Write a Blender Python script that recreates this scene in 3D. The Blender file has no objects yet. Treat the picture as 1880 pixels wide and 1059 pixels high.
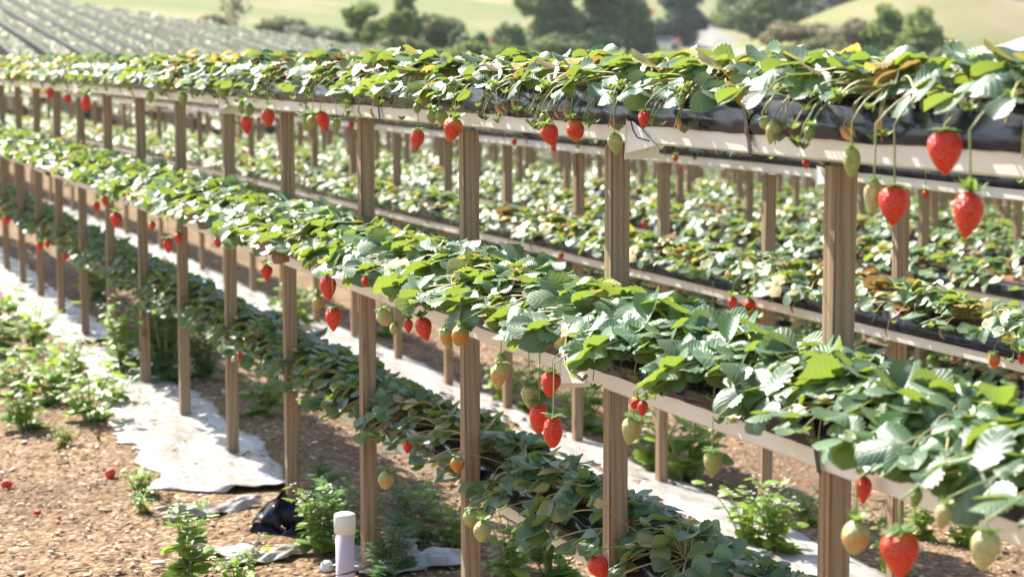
import bpy, bmesh, math, random
import numpy as np
from mathutils import Vector, Matrix

rnd = random.Random(7)
rng = np.random.default_rng(11)
SC = bpy.context.scene
COL = SC.collection
PI = math.pi

# ------------------------------------------------------------------ camera
TH, PITCH, LAT, HC, FPX = 0.3588, 0.1121, 1.5704, 1.4153, 3700.0
CAM = np.array([0.0, -LAT, HC])
FWD = np.array([-math.cos(TH), math.sin(TH), 0.0])
RGT = np.array([math.sin(TH), math.cos(TH), 0.0])
UPV = np.array([0, 0, 1.0])
FC = math.cos(PITCH) * FWD - math.sin(PITCH) * UPV
UC = math.sin(PITCH) * FWD + math.cos(PITCH) * UPV
cd = bpy.data.cameras.new('camera')
cam = bpy.data.objects.new('camera', cd); COL.objects.link(cam)
m = Matrix(((RGT[0], UC[0], -FC[0], CAM[0]), (RGT[1], UC[1], -FC[1], CAM[1]), (RGT[2], UC[2], -FC[2], CAM[2]), (0, 0, 0, 1)))
cam.matrix_world = m
cd.sensor_width = 36.0
cd.lens = 36.0 * FPX / 1880.0
cd.clip_start = 0.1; cd.clip_end = 3000
cd.dof.use_dof = True
cd.dof.focus_distance = 4.1
cd.dof.aperture_fstop = 6.3
SC.camera = cam

# ------------------------------------------------------------------ light
SUN_TO = Vector((-0.98, -0.31, 1.0)).normalized()
W = bpy.data.worlds.new('World'); SC.world = W; W.use_nodes = True
nt = W.node_tree
sky = nt.nodes.new('ShaderNodeTexSky'); sky.sky_type = 'NISHITA'; sky.sun_disc = False
sky.sun_elevation = math.asin(SUN_TO.z)
sky.sun_rotation = math.atan2(SUN_TO.x, SUN_TO.y)
sky.altitude = 100; sky.air_density = 1.0; sky.dust_density = 1.5
nt.links.new(sky.outputs[0], nt.nodes['Background'].inputs[0])
nt.nodes['Background'].inputs[1].default_value = 0.10
sl = bpy.data.lights.new('sun', 'SUN'); sl.energy = 5.0; sl.angle = math.radians(0.5); sl.color = (1.0, 0.945, 0.85)
so = bpy.data.objects.new('sun', sl); COL.objects.link(so)
so.rotation_euler = SUN_TO.to_track_quat('Z', 'Y').to_euler()
SC.view_settings.view_transform = 'Standard'; SC.view_settings.look = 'None'
SC.view_settings.exposure = 1.45; SC.view_settings.gamma = 1.0
SC.cycles.max_bounces = 6; SC.cycles.diffuse_bounces = 3; SC.cycles.glossy_bounces = 2
SC.cycles.transmission_bounces = 4; SC.cycles.transparent_max_bounces = 4
SC.cycles.use_denoising = True
SC.cycles.caustics_reflective = False; SC.cycles.caustics_refractive = False
SC.cycles.sample_clamp_indirect = 4.0

# ------------------------------------------------------------------ pixel -> place helpers
def ray(x, y): return FC + RGT * ((x - 940) / FPX) + UC * ((529.5 - y) / FPX)
def atY(x, y, Y):
    d = ray(x, y); return CAM + d * ((Y - CAM[1]) / d[1])
def proj(P):
    d = np.asarray(P) - CAM; z = d @ FC
    return 940 + FPX * (d @ RGT) / z, 529.5 - FPX * (d @ UC) / z, z
def uv_of(x, y):
    dx, dy = x, y + LAT
    return dx * RGT[0] + dy * RGT[1], dx * FWD[0] + dy * FWD[1]
def xy_of(u, v): return RGT[0] * u + FWD[0] * v, -LAT + RGT[1] * u + FWD[1] * v
def sstep(t): t = np.clip(t, 0, 1); return t * t * (3 - 2 * t)
GX = [-50, .35, 1.7, 3.4, 18, 40]
GZ = [0, 0, -.228, -.41, -1.75, -2.6]
def terr(x, y):
    x = np.asarray(x, float); y = np.asarray(y, float)
    near = np.interp(y, GX, GZ)
    u, v = uv_of(x, y)
    vv = np.maximum(v, 0)
    pl = HC + .0206 * vv - .08 * u - 3.6
    cc = u + .376 * vv
    pl = pl + .00015 * np.maximum(vv - 150, 0) ** 2
    pl = pl + (.0208 * vv - .07 * u - .9) * (1 - sstep((vv - 86) / 22)) * (1 - sstep((cc - 29) / 10))
    pl = pl + 9.3 * np.exp(-((u - 38) / np.where(u < 38, 15, 34)) ** 2 - ((vv - 185) / 32) ** 2)
    w = sstep((vv - 20) / 34)
    return near * (1 - w) + pl * w
def ground_hit(x, y, v0=1.5, v1=900):
    d = ray(x, y); k = v0; s = 1.02
    while k < v1:
        p = CAM + d * k
        if p[2] <= float(terr(p[0], p[1])): break
        k *= 1.01
    lo, hi = k / 1.01, k
    for _ in range(20):
        md = (lo + hi) / 2; p = CAM + d * md
        if p[2] <= float(terr(p[0], p[1])): hi = md
        else: lo = md
    p = CAM + d * hi
    return p

# ------------------------------------------------------------------ materials
def new_mat(name):
    mt = bpy.data.materials.new(name); mt.use_nodes = True
    n = mt.node_tree.nodes; b = n['Principled BSDF']
    return mt, mt.node_tree, b
class NT:
    def __init__(s, t): s.t = t
    def n(s, ty, **k):
        o = s.t.nodes.new(ty)
        for a, v in k.items(): setattr(o, a, v)
        return o
    def l(s, a, b): s.t.links.new(a, b)
    def noise(s, vec, scale, detail=3, rough=.55, dist=0):
        o = s.n('ShaderNodeTexNoise'); o.inputs['Scale'].default_value = scale
        o.inputs['Detail'].default_value = detail; o.inputs['Roughness'].default_value = rough
        o.inputs['Distortion'].default_value = dist
        if vec is not None: s.l(vec, o.inputs['Vector'])
        return o
    def ramp(s, fac, stops):
        o = s.n('ShaderNodeValToRGB'); e = o.color_ramp.elements
        while len(e) < len(stops): e.new(.5)
        for q, (p, c) in zip(e, stops): q.position = p; q.color = (*c, 1)
        s.l(fac, o.inputs[0]); return o
    def mix(s, f, a, b, mode='MIX'):
        o = s.n('ShaderNodeMix', data_type='RGBA', blend_type=mode)
        for i, v in ((0, f), (6, a), (7, b)):
            if isinstance(v, (int, float)): o.inputs[i].default_value = v
            elif isinstance(v, tuple): o.inputs[i].default_value = (*v, 1)
            else: s.l(v, o.inputs[i])
        return o.outputs[2]
    def math(s, op, a, b=None, c=None):
        o = s.n('ShaderNodeMath', operation=op)
        for i, v in enumerate((a, b, c)):
            if v is None: continue
            if isinstance(v, (int, float)): o.inputs[i].default_value = v
            else: s.l(v, o.inputs[i])
        return o.outputs[0]
    def bump(s, h, strength, dist, nrm=None):
        o = s.n('ShaderNodeBump'); o.inputs['Strength'].default_value = strength; o.inputs['Distance'].default_value = dist
        s.l(h, o.inputs['Height'])
        if nrm is not None: s.l(nrm, o.inputs['Normal'])
        return o.outputs[0]
    def map(s, vec, scale):
        o = s.n('ShaderNodeMapping'); o.inputs['Scale'].default_value = scale; s.l(vec, o.inputs[0]); return o.outputs[0]

def leaf_mat(name, top, trans, yel, dead, rough=.44, spec=1.0, veins=True, trw=.34, pale=(.22, .28, .16)):
    mt, t, b = new_mat(name); q = NT(t)
    at = q.n('ShaderNodeAttribute', attribute_name='Col')
    sp = q.n('ShaderNodeSeparateColor'); q.l(at.outputs['Color'], sp.inputs[0])
    oi = q.n('ShaderNodeObjectInfo')
    tc = q.n('ShaderNodeTexCoord')
    dark = tuple(c * .62 for c in top)
    c1 = q.mix(sp.outputs[0], dark, tuple(min(1, c * 1.35) for c in top))
    c1 = q.mix(q.math('MULTIPLY', oi.outputs['Random'], .25), c1, (top[0] * 1.6, top[1] * 1.25, top[2] * .8))
    fy = q.ramp(sp.outputs[1], [(.78, (0, 0, 0)), (.88, (1, 1, 1))]).outputs[0]
    c1 = q.mix(fy, c1, yel)
    fd = q.ramp(sp.outputs[1], [(.935, (0, 0, 0)), (.965, (1, 1, 1))]).outputs[0]
    c1 = q.mix(fd, c1, dead)
    geo = q.n('ShaderNodeNewGeometry')
    cb = q.mix(.55, c1, pale)
    base = q.mix(geo.outputs['Backfacing'], c1, cb)
    tcol = q.mix(fy, q.mix(sp.outputs[0], tuple(c * .8 for c in trans), trans), tuple(min(1, c * 1.6) for c in yel))
    tcol = q.mix(fd, tcol, dead)
    if veins:
        uvs = q.n('ShaderNodeSeparateXYZ'); q.l(tc.outputs['UV'], uvs.inputs[0])
        au = q.math('ABSOLUTE', q.math('SUBTRACT', uvs.outputs[0], .5))
        ph = q.math('SUBTRACT', uvs.outputs[1], q.math('MULTIPLY', au, .75))
        sv = q.math('SINE', q.math('MULTIPLY', ph, 2 * PI * 6.5))
        sv = q.math('POWER', q.math('MULTIPLY_ADD', sv, .5, .5), 2.5)
        mv = q.ramp(au, [(.0, (1, 1, 1)), (.045, (0, 0, 0))]).outputs[0]
        vein = q.math('MAXIMUM', sv, mv)
        base = q.mix(q.math('MULTIPLY', vein, .20), base, pale)
        nz = q.noise(tc.outputs['Object'], 260, 2).outputs[0]
        hgt = q.math('MULTIPLY_ADD', nz, .35, q.math('MULTIPLY', vein, -1.0))
        nb = q.bump(hgt, .30, .0011)
        q.l(nb, b.inputs['Normal'])
        tcol = q.mix(q.math('MULTIPLY', vein, .3), tcol, tuple(c * .6 for c in trans))
    q.l(base, b.inputs['Base Color'])
    b.inputs['Roughness'].default_value = rough
    b.inputs['Specular IOR Level'].default_value = spec
    b.inputs['Sheen Weight'].default_value = .08
    b.inputs['Sheen Roughness'].default_value = .5; b.inputs['Sheen Tint'].default_value = (.95, 1, .95, 1)
    tr = q.n('ShaderNodeBsdfTranslucent'); q.l(tcol, tr.inputs[0])
    if veins: q.l(nb, tr.inputs['Normal'])
    ms = q.n('ShaderNodeMixShader'); ms.inputs[0].default_value = trw
    q.l(b.outputs[0], ms.inputs[1]); q.l(tr.outputs[0], ms.inputs[2])
    q.l(ms.outputs[0], t.nodes['Material Output'].inputs[0])
    return mt

def simple(name, col, rough=.6, spec=.4, noise=0, nscale=20, bump=0, metal=0, col2=None):
    mt, t, b = new_mat(name); q = NT(t)
    b.inputs['Roughness'].default_value = rough; b.inputs['Specular IOR Level'].default_value = spec
    b.inputs['Metallic'].default_value = metal
    tc = q.n('ShaderNodeTexCoord')
    nz = q.noise(tc.outputs['Object'], nscale, 4)
    c2 = col2 or tuple(c * .6 for c in col)
    fac = q.ramp(nz.outputs[0], [(.35, (0, 0, 0)), (.7, (1, 1, 1))]).outputs[0]
    q.l(q.mix(q.math('MULTIPLY', fac, noise), col, c2), b.inputs['Base Color'])
    if bump: q.l(q.bump(nz.outputs[0], .6, bump), b.inputs['Normal'])
    return mt

M = {}
M['leaf'] = leaf_mat('strawberry_leaf', (.062, .158, .072), (.37, .50, .06), (.48, .36, .07), (.36, .17, .06))
M['leaf_far'] = leaf_mat('strawberry_leaf_far', (.090, .19, .08), (.40, .52, .08), (.48, .34, .10), (.42, .19, .06), veins=False)
M['leaf_hill'] = leaf_mat('hillside_leaf', (.13, .18, .12), (.28, .34, .16), (.46, .38, .2), (.38, .25, .12), veins=False)
M['tray'] = simple('brown_black_tray', (.06, .055, .045), .6)
M['weed'] = leaf_mat('weed_leaf', (.16, .29, .045), (.52, .72, .08), (.34, .36, .06), (.25, .2, .06), rough=.5, spec=.45, veins=False)
M['weed_dark'] = leaf_mat('thistle_shaded_weed_leaf', (.07, .16, .06), (.22, .42, .09), (.12, .2, .06), (.1, .12, .04), rough=.5, spec=.4, veins=False)  # thistle green, reused as shade-darkened leaves of the weeds behind the posts
M['stem'] = simple('petiole', (.40, .40, .16), .5, .5, .7, 30, col2=(.42, .26, .13))
M['stalk'] = simple('fruit_stalk', (.26, .33, .09), .5, .5, .5, 30, col2=(.34, .22, .10))
M['calyx'] = leaf_mat('calyx', (.09, .20, .04), (.35, .55, .08), (.3, .35, .08), (.3, .2, .08), veins=False, rough=.5)
M['petal'] = simple('petal', (.85, .85, .80), .6)
M['flower_eye'] = simple('flower_centre', (.75, .45, .05), .7)

def wood_mat():
    mt, t, b = new_mat('weathered_post_wood'); q = NT(t)
    tc = q.n('ShaderNodeTexCoord'); oi = q.n('ShaderNodeObjectInfo')
    vadd = q.n('ShaderNodeVectorMath', operation='ADD')
    cmb = q.n('ShaderNodeCombineXYZ')
    q.l(q.math('MULTIPLY', oi.outputs['Random'], 3.0), cmb.inputs[0]); q.l(q.math('MULTIPLY', oi.outputs['Random'], 7.0), cmb.inputs[2])
    q.l(tc.outputs['Object'], vadd.inputs[0]); q.l(cmb.outputs[0], vadd.inputs[1])
    v = vadd.outputs[0]
    warp = q.noise(q.map(v, (4, 4, 2.2)), 1.0, 2)
    wv = q.n('ShaderNodeVectorMath', operation='MULTIPLY_ADD')
    q.l(warp.outputs['Color'], wv.inputs[0]); wv.inputs[1].default_value = (.012, .012, 0); q.l(v, wv.inputs[2])
    ring = q.n('ShaderNodeTexWave', wave_type='BANDS', bands_direction='DIAGONAL')
    q.l(q.map(wv.outputs[0], (1, 1.25, .035)), ring.inputs[0]); ring.inputs['Scale'].default_value = 30
    ring.inputs['Distortion'].default_value = 7.0; ring.inputs['Detail'].default_value = 2; ring.inputs['Detail Scale'].default_value = .5; ring.inputs['Detail Roughness'].default_value = .6
    fib = q.noise(q.map(wv.outputs[0], (260, 260, 5)), 1.0, 4, .6)
    big = q.noise(q.map(v, (9, 9, 2.5)), 1.0, 3)
    gr = q.noise(q.map(wv.outputs[0], (95, 95, 2.2)), 1.0, 5, .65, .6)
    rf = q.math('ADD', q.math('MULTIPLY', ring.outputs[0], .70), q.math('MULTIPLY_ADD', gr.outputs[0], 1.3, -.50))
    c = q.ramp(rf, [(.1, (.44, .285, .155)), (.6, (.34, .205, .105)), (.95, (.13, .065, .028))]).outputs[0]
    plain = q.mix(oi.outputs['Random'], (.33, .22, .125), (.42, .29, .175))
    pm = q.ramp(q.noise(q.map(v, (14, 14, .8)), 1.0, 2).outputs[0], [(.40, (0, 0, 0)), (.62, (1, 1, 1))]).outputs[0]
    c = q.mix(q.math('MULTIPLY', pm, .45), c, plain)
    c = q.mix(q.math('MULTIPLY', fib.outputs[0], .40), c, (.38, .29, .19))
    grey = q.ramp(big.outputs[0], [(.38, (0, 0, 0)), (.62, (1, 1, 1))]).outputs[0]
    c = q.mix(q.math('MULTIPLY', grey, .45), c, (.31, .255, .185))
    # knots
    vo = q.n('ShaderNodeTexVoronoi'); q.l(q.map(wv.outputs[0], (20, 20, 3.2)), vo.inputs['Vector']); vo.inputs['Scale'].default_value = 1
    kn = q.ramp(vo.outputs['Distance'], [(.05, (1, 1, 1)), (.13, (0, 0, 0))]).outputs[0]
    c = q.mix(q.math('MULTIPLY', kn, .75), c, (.09, .045, .022))
    sepp = q.n('ShaderNodeSeparateXYZ'); q.l(tc.outputs['Object'], sepp.inputs[0])
    q.l(c, b.inputs['Base Color'])
    b.inputs['Roughness'].default_value = .78; b.inputs['Specular IOR Level'].default_value = .25
    h = q.math('ADD', q.math('MULTIPLY', rf, -.8), q.math('MULTIPLY', fib.outputs[0], .6))
    q.l(q.bump(h, .7, .002), b.inputs['Normal'])
    return mt
M['wood'] = wood_mat()

def gutter_mat():
    mt, t, b = new_mat('cream_gutter_metal'); q = NT(t)
    tc = q.n('ShaderNodeTexCoord')
    a = q.noise(q.map(tc.outputs['Object'], (3, 12, 12)), 1.0, 4)
    s = q.noise(tc.outputs['Object'], 90, 3)
    c = q.ramp(a.outputs[0], [(.3, (.88, .86, .79)), (.7, (.82, .78, .69))]).outputs[0]
    sp = q.ramp(s.outputs[0], [(.60, (0, 0, 0)), (.72, (1, 1, 1))]).outputs[0]
    c = q.mix(q.math('MULTIPLY', sp, .22), c, (.45, .34, .22))
    q.l(c, b.inputs['Base Color']); b.inputs['Roughness'].default_value = .42
    w = q.noise(q.map(tc.outputs['Object'], (6, 30, 30)), 1.0, 2)
    q.l(q.bump(w.outputs[0], .35, .004), b.inputs['Normal'])
    return mt
M['gutter'] = gutter_mat()
def film_mat():
    mt, t, b = new_mat('black_plastic_film'); q = NT(t)
    tc = q.n('ShaderNodeTexCoord')
    b.inputs['Roughness'].default_value = .15; b.inputs['Specular IOR Level'].default_value = .2
    d = q.noise(q.map(tc.outputs['Object'], (12, 30, 30)), 1.0, 4)
    c = q.ramp(d.outputs[0], [(.6, (.009, .012, .022)), (.9, (.03, .03, .034))]).outputs[0]
    q.l(c, b.inputs['Base Color'])
    w = q.noise(q.map(tc.outputs['Object'], (1.0, 20, 20)), 1.0, 2, .45, .5)
    w2 = q.noise(q.map(tc.outputs['Object'], (16, 5, 9)), 1.0, 1)
    q.l(q.bump(q.math('ADD', w.outputs[0], q.math('MULTIPLY', w2.outputs[0], .25)), .55, .008), b.inputs['Normal'])
    return mt
M['film'] = film_mat()
M['soil'] = simple('potting_mix', (.06, .035, .02), .9, .2, .8, 60, .01, col2=(.16, .10, .06))
M['strap'] = simple('dark_strap', (.05, .045, .04), .6)
M['wire'] = simple('black_wire', (.02, .018, .016), .5)

def chips_col(q, vec):
    vo = q.n('ShaderNodeTexVoronoi'); q.l(vec, vo.inputs['Vector']); vo.inputs['Scale'].default_value = 55
    nz = q.noise(vec, 14, 5)
    sp = q.n('ShaderNodeSeparateColor'); q.l(vo.outputs['Color'], sp.inputs[0])
    c = q.ramp(sp.outputs[0], [(.0, (.13, .08, .045)), (.45, (.26, .17, .092)), (.8, (.38, .265, .155)), (1.0, (.55, .45, .32))]).outputs[0]
    c = q.mix(q.ramp(nz.outputs[0], [(.35, (0, 0, 0)), (.7, (1, 1, 1))]).outputs[0], c, (.20, .12, .07))
    big = q.noise(vec, 1.3, 4)
    c = q.mix(q.math('MULTIPLY', q.ramp(big.outputs[0], [(.45, (0, 0, 0)), (.65, (1, 1, 1))]).outputs[0], .55), c, (.13, .082, .05))
    return c, vo, nz
def ground_mat():
    mt, t, b = new_mat('farm_ground'); q = NT(t)
    geo = q.n('ShaderNodeNewGeometry'); P = geo.outputs['Position']
    c, vo, nz = chips_col(q, P)
    # grass of the far fields
    n1 = q.noise(P, .012, 4); n2 = q.noise(P, .35, 5); n3 = q.noise(P, .03, 3)
    g = q.ramp(n1.outputs[0], [(.32, (.14, .185, .055)), (.5, (.195, .205, .08)), (.68, (.26, .215, .125))]).outputs[0]
    g = q.mix(q.math('MULTIPLY', n2.outputs[0], .45), g, (.15, .19, .06))
    g = q.mix(q.ramp(n3.outputs[0], [(.5, (0, 0, 0)), (.72, (1, 1, 1))]).outputs[0], g, (.36, .28, .18))
    at = q.n('ShaderNodeAttribute', attribute_name='Col'); zs = q.n('ShaderNodeSeparateColor'); q.l(at.outputs['Color'], zs.inputs[0])
    zf = q.math('ADD', zs.outputs[0], q.math('MULTIPLY', q.math('SUBTRACT', n2.outputs[0], .5), .4))
    f = q.ramp(zf, [(.4, (0, 0, 0)), (.6, (1, 1, 1))]).outputs[0]
    q.l(q.mix(f, g, c), b.inputs['Base Color'])
    b.inputs['Roughness'].default_value = .95; b.inputs['Specular IOR Level'].default_value = .15
    h = q.math('ADD', q.math('MULTIPLY', vo.outputs['Distance'], -.7), nz.outputs[0])
    q.l(q.bump(h, .9, .02), b.inputs['Normal'])
    return mt
M['ground'] = ground_mat()
def flake_mat():
    mt, t, b = new_mat('bark_chip'); q = NT(t)
    at = q.n('ShaderNodeAttribute', attribute_name='Col'); sp = q.n('ShaderNodeSeparateColor'); q.l(at.outputs['Color'], sp.inputs[0])
    c = q.ramp(sp.outputs[0], [(.0, (.09, .055, .03)), (.4, (.27, .18, .105)), (.7, (.42, .31, .19)), (.88, (.58, .47, .34)), (1, (.70, .64, .54))]).outputs[0]
    q.l(c, b.inputs['Base Color']); b.inputs['Roughness'].default_value = .85
    return mt
M['flake'] = flake_mat()
def sheet_mat():
    mt, t, b = new_mat('white_mulch_film'); q = NT(t)
    geo = q.n('ShaderNodeNewGeometry'); P = geo.outputs['Position']
    n = q.noise(P, 6, 5); n2 = q.noise(q.map(P, (14, 40, 40)), 1.0, 6, .7)
    c = q.ramp(n.outputs[0], [(.35, (.42, .43, .44)), (.68, (.32, .30, .265))]).outputs[0]
    c = q.mix(q.math('MULTIPLY', q.ramp(n2.outputs[0], [(.47, (0, 0, 0)), (.62, (1, 1, 1))]).outputs[0], .75), c, (.27, .18, .11))
    c = q.mix(geo.outputs['Backfacing'], c, (.02, .02, .025))
    q.l(c, b.inputs['Base Color']); b.inputs['Roughness'].default_value = .38
    w = q.noise(q.map(P, (10, 26, 26)), 1.0, 4)
    q.l(q.bump(w.outputs[0], .5, .005), b.inputs['Normal'])
    return mt
M['sheet'] = sheet_mat()
M['bark'] = simple('tree_bark', (.16, .12, .09), .9, .2, .6, 6, .02)
M['bark_grey'] = simple('grey_bark', (.34, .29, .25), .9, .2, .6, 6)

def berry_mat():
    mt, t, b = new_mat('strawberry_skin'); q = NT(t)
    tc = q.n('ShaderNodeTexCoord')
    nzz = 0
    a1 = q.n('ShaderNodeAttribute', attribute_name='ripe', attribute_type='OBJECT')
    a2 = q.n('ShaderNodeAttribute', attribute_name='pale', attribute_type='OBJECT')
    at = q.n('ShaderNodeAttribute', attribute_name='Col'); sp = q.n('ShaderNodeSeparateColor'); q.l(at.outputs['Color'], sp.inputs[0])
    # height along berry 0 tip .. 1 shoulder in G ; seed mask in R
    nz = q.noise(tc.outputs['Object'], 3, 3)
    red = q.mix(nz.outputs[0], (.66, .010, .008), (.85, .040, .014))
    orange = (.80, .24, .025); pale = (.62, .56, .24); green = (.28, .36, .07)
    un = q.mix(a2.outputs['Fac'], green, pale)
    half = q.math('MULTIPLY', q.math('ABSOLUTE', q.math('SUBTRACT', sp.outputs[1], .45)), 1.0)
    c = q.ramp(a1.outputs['Fac'], [(0, (0, 0, 0)), (1, (1, 1, 1))]).outputs[0]
    rr = q.math('ADD', a1.outputs['Fac'], q.math('MULTIPLY', q.math('SUBTRACT', nz.outputs[0], .5), .35))
    pole = q.math('SUBTRACT', rr, q.math('MULTIPLY', half, .55))
    f1 = q.ramp(pole, [(.18, (0, 0, 0)), (.45, (1, 1, 1))]).outputs[0]
    f2 = q.ramp(pole, [(.52, (0, 0, 0)), (.72, (1, 1, 1))]).outputs[0]
    c = q.mix(f1, un, orange); c = q.mix(f2, c, red)
    vo = q.n('ShaderNodeTexVoronoi'); q.l(q.map(tc.outputs['Object'], (1, 1, .8)), vo.inputs['Vector']); vo.inputs['Scale'].default_value = 13.5; vo.inputs['Randomness'].default_value = .38
    seed = q.ramp(vo.outputs['Distance'], [(.20, (1, 1, 1)), (.30, (0, 0, 0))]).outputs[0]
    q.l(q.bump(q.ramp(vo.outputs['Distance'], [(.0, (.45, .45, .45)), (.16, (.35, .35, .35)), (.26, (0, 0, 0)), (.55, (1, 1, 1))]).outputs[0], .8, .0016), b.inputs['Normal'])
    sc_ = q.mix(f2, (.34, .22, .05), (.80, .50, .10))
    c = q.mix(q.math('MULTIPLY', seed, .7), c, sc_)
    q.l(c, b.inputs['Base Color'])
    b.inputs['Roughness'].default_value = .30; b.inputs['Specular IOR Level'].default_value = .6
    b.inputs['Subsurface Weight'].default_value = .12
    b.inputs['Subsurface Radius'].default_value = (1, .25, .1); b.inputs['Subsurface Scale'].default_value = .006
    return mt
M['berry'] = berry_mat()

# ------------------------------------------------------------------ mesh helpers
def tag(o, label=None, cat=None, group=None, kind=None):
    if label: o['label'] = label
    if cat: o['category'] = cat
    if group: o['group'] = group
    if kind: o['kind'] = kind
    return o
def link(o, parent=None):
    COL.objects.link(o)
    if parent is not None: o.parent = parent
    return o
def empty(name, loc=(0, 0, 0), rz=0, label=None, cat=None, group=None):
    o = bpy.data.objects.new(name, None); COL.objects.link(o); o.location = loc; o.rotation_euler = (0, 0, rz)
    o.empty_display_size = .05
    return tag(o, label, cat, group)

class MB:
    """collects geometry for ONE mesh"""
    def __init__(s): s.V = []; s.F = []; s.n = 0; s.UV = []; s.C = []
    def add(s, V, F, uv=None, col=(.5, .3, .5)):
        V = np.asarray(V, float); s.V.append(V)
        for f in F: s.F.append(tuple(int(i) + s.n for i in f))
        s.UV.append(np.zeros((len(V), 2)) if uv is None else np.asarray(uv, float))
        c = np.asarray(col, float)
        s.C.append(np.tile(c, (len(V), 1)) if c.ndim == 1 else c)
        s.n += len(V)
    def tube(s, pts, r, k=5, col=(.5, .3, .5), cap=True):
        pts = np.asarray(pts, float); n = len(pts)
        r = np.full(n, r) if np.isscalar(r) else np.asarray(r)
        V = []; prev = None
        for i in range(n):
            d = pts[min(i + 1, n - 1)] - pts[max(i - 1, 0)]; d /= (np.linalg.norm(d) + 1e-12)
            a = np.cross(d, [0, 0, 1.0]) if abs(d[2]) < .95 else np.cross(d, [1.0, 0, 0])
            if prev is not None:
                a = prev - d * (prev @ d)
            a /= (np.linalg.norm(a) + 1e-12); prev = a; b = np.cross(d, a)
            for j in range(k):
                t = 2 * PI * j / k; V.append(pts[i] + r[i] * (math.cos(t) * a + math.sin(t) * b))
        F = [(i * k + j, i * k + (j + 1) % k, (i + 1) * k + (j + 1) % k, (i + 1) * k + j) for i in range(n - 1) for j in range(k)]
        if cap: F += [tuple(range(k))[::-1], tuple((n - 1) * k + j for j in range(k))]
        s.add(V, F, col=col)
    def box(s, c, sz, rot=None, col=(.5, .3, .5)):
        V = np.array([[x, y, z] for x in (-.5, .5) for y in (-.5, .5) for z in (-.5, .5)]) * np.array(sz)
        if rot is not None: V = V @ np.asarray(rot).T
        s.add(V + np.array(c), [(0, 1, 3, 2), (4, 6, 7, 5), (0, 4, 5, 1), (2, 3, 7, 6), (0, 2, 6, 4), (1, 5, 7, 3)], col=col)
    def mesh(s, name, mat, smooth=True):
        me = bpy.data.meshes.new(name)
        V = np.vstack(s.V); F = s.F
        me.from_pydata(V.tolist(), [], F)
        me.materials.append(mat)
        if smooth: me.polygons.foreach_set('use_smooth', [True] * len(me.polygons))
        li = np.zeros(len(me.loops), int); me.loops.foreach_get('vertex_index', li)
        UV = np.vstack(s.UV); C = np.vstack(s.C)
        ul = me.uv_layers.new(name='UVMap'); ul.data.foreach_set('uv', UV[li].ravel())
        ca = me.color_attributes.new('Col', 'FLOAT_COLOR', 'POINT')
        ca.data.foreach_set('color', np.hstack([C, np.ones((len(C), 1))]).ravel())
        me.update(); return me
    def build(s, name, mat, parent=None, smooth=True):
        return link(bpy.data.objects.new(name, s.mesh(name, mat, smooth)), parent)

def big_quads(name, V, F, C, mat, smooth=True):
    """V (n,3) F (m,4) C(n,3) fast"""
    me = bpy.data.meshes.new(name)
    me.vertices.add(len(V)); me.vertices.foreach_set('co', np.ascontiguousarray(V, np.float32).ravel())
    nl = F.size; me.loops.add(nl); me.loops.foreach_set('vertex_index', np.ascontiguousarray(F, np.int32).ravel())
    me.polygons.add(len(F)); me.polygons.foreach_set('loop_start', np.arange(0, nl, 4, dtype=np.int32))
    me.materials.append(mat)
    me.update(calc_edges=True)
    if smooth: me.polygons.foreach_set('use_smooth', np.ones(len(F), bool))
    ca = me.color_attributes.new('Col', 'FLOAT_COLOR', 'POINT')
    ca.data.foreach_set('color', np.hstack([C, np.ones((len(C), 1))]).astype(np.float32).ravel())
    me.validate(); me.update()
    return me

def frame(axis, nrm):
    """rotation whose y = axis, z ~ nrm"""
    y = np.asarray(axis, float); y = y / np.linalg.norm(y)
    z = np.asarray(nrm, float); z = z - y * (z @ y); z /= (np.linalg.norm(z) + 1e-9)
    x = np.cross(y, z); return np.stack([x, y, z], 1)

# ------------------------------------------------------------------ ground
def build_ground():
    us = np.concatenate([np.linspace(-9, 9, 73), ]);
    # grid in (bearing, distance) around the viewpoint, extended behind it
    vs = np.concatenate([[-12, -6, -2], np.linspace(0, 16, 90), 16 * (1200 / 16) ** np.linspace(0.01, 1, 120)])
    ts = np.linspace(-1, 1, 150)
    V = []
    for v in vs:
        half = 14 + max(v, 0) * .75
        for t in ts:
            u = t * half; x, y = xy_of(u, v)
            V.append((x, y, float(terr(x, y))))
    V = np.array(V); n = len(ts)
    near = (np.hypot(V[:, 0], V[:, 1]) < 18)
    V[near, 2] += (.006 * np.sin(V[near, 0] * 5.1 + 2 * V[near, 1]) + .005 * np.sin(V[near, 1] * 7.7 - V[near, 0] * 2.3))
    i, j = np.meshgrid(np.arange(len(vs) - 1), np.arange(n - 1), indexing='ij'); a = (i * n + j).ravel()
    F = np.stack([a, a + 1, a + n + 1, a + n], 1)
    uu, vv = uv_of(V[:, 0], V[:, 1]); cc = uu + .376 * vv
    zone = np.where(cc < 29.8, np.clip((86 - vv) / 2, 0, 1), np.clip((60 - vv) / 8, 0, 1))
    me = big_quads('ground', V, F, np.stack([zone, zone * 0, zone * 0], 1), M['ground'])
    o = link(bpy.data.objects.new('ground', me)); tag(o, kind='structure'); return o
build_ground()
def gz(x, y): return float(terr(x, y)) + .006 * math.sin(x * 5.1 + 2 * y) + .005 * math.sin(y * 7.7 - x * 2.3) if math.hypot(x, y) < 18 else float(terr(x, y))

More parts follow.
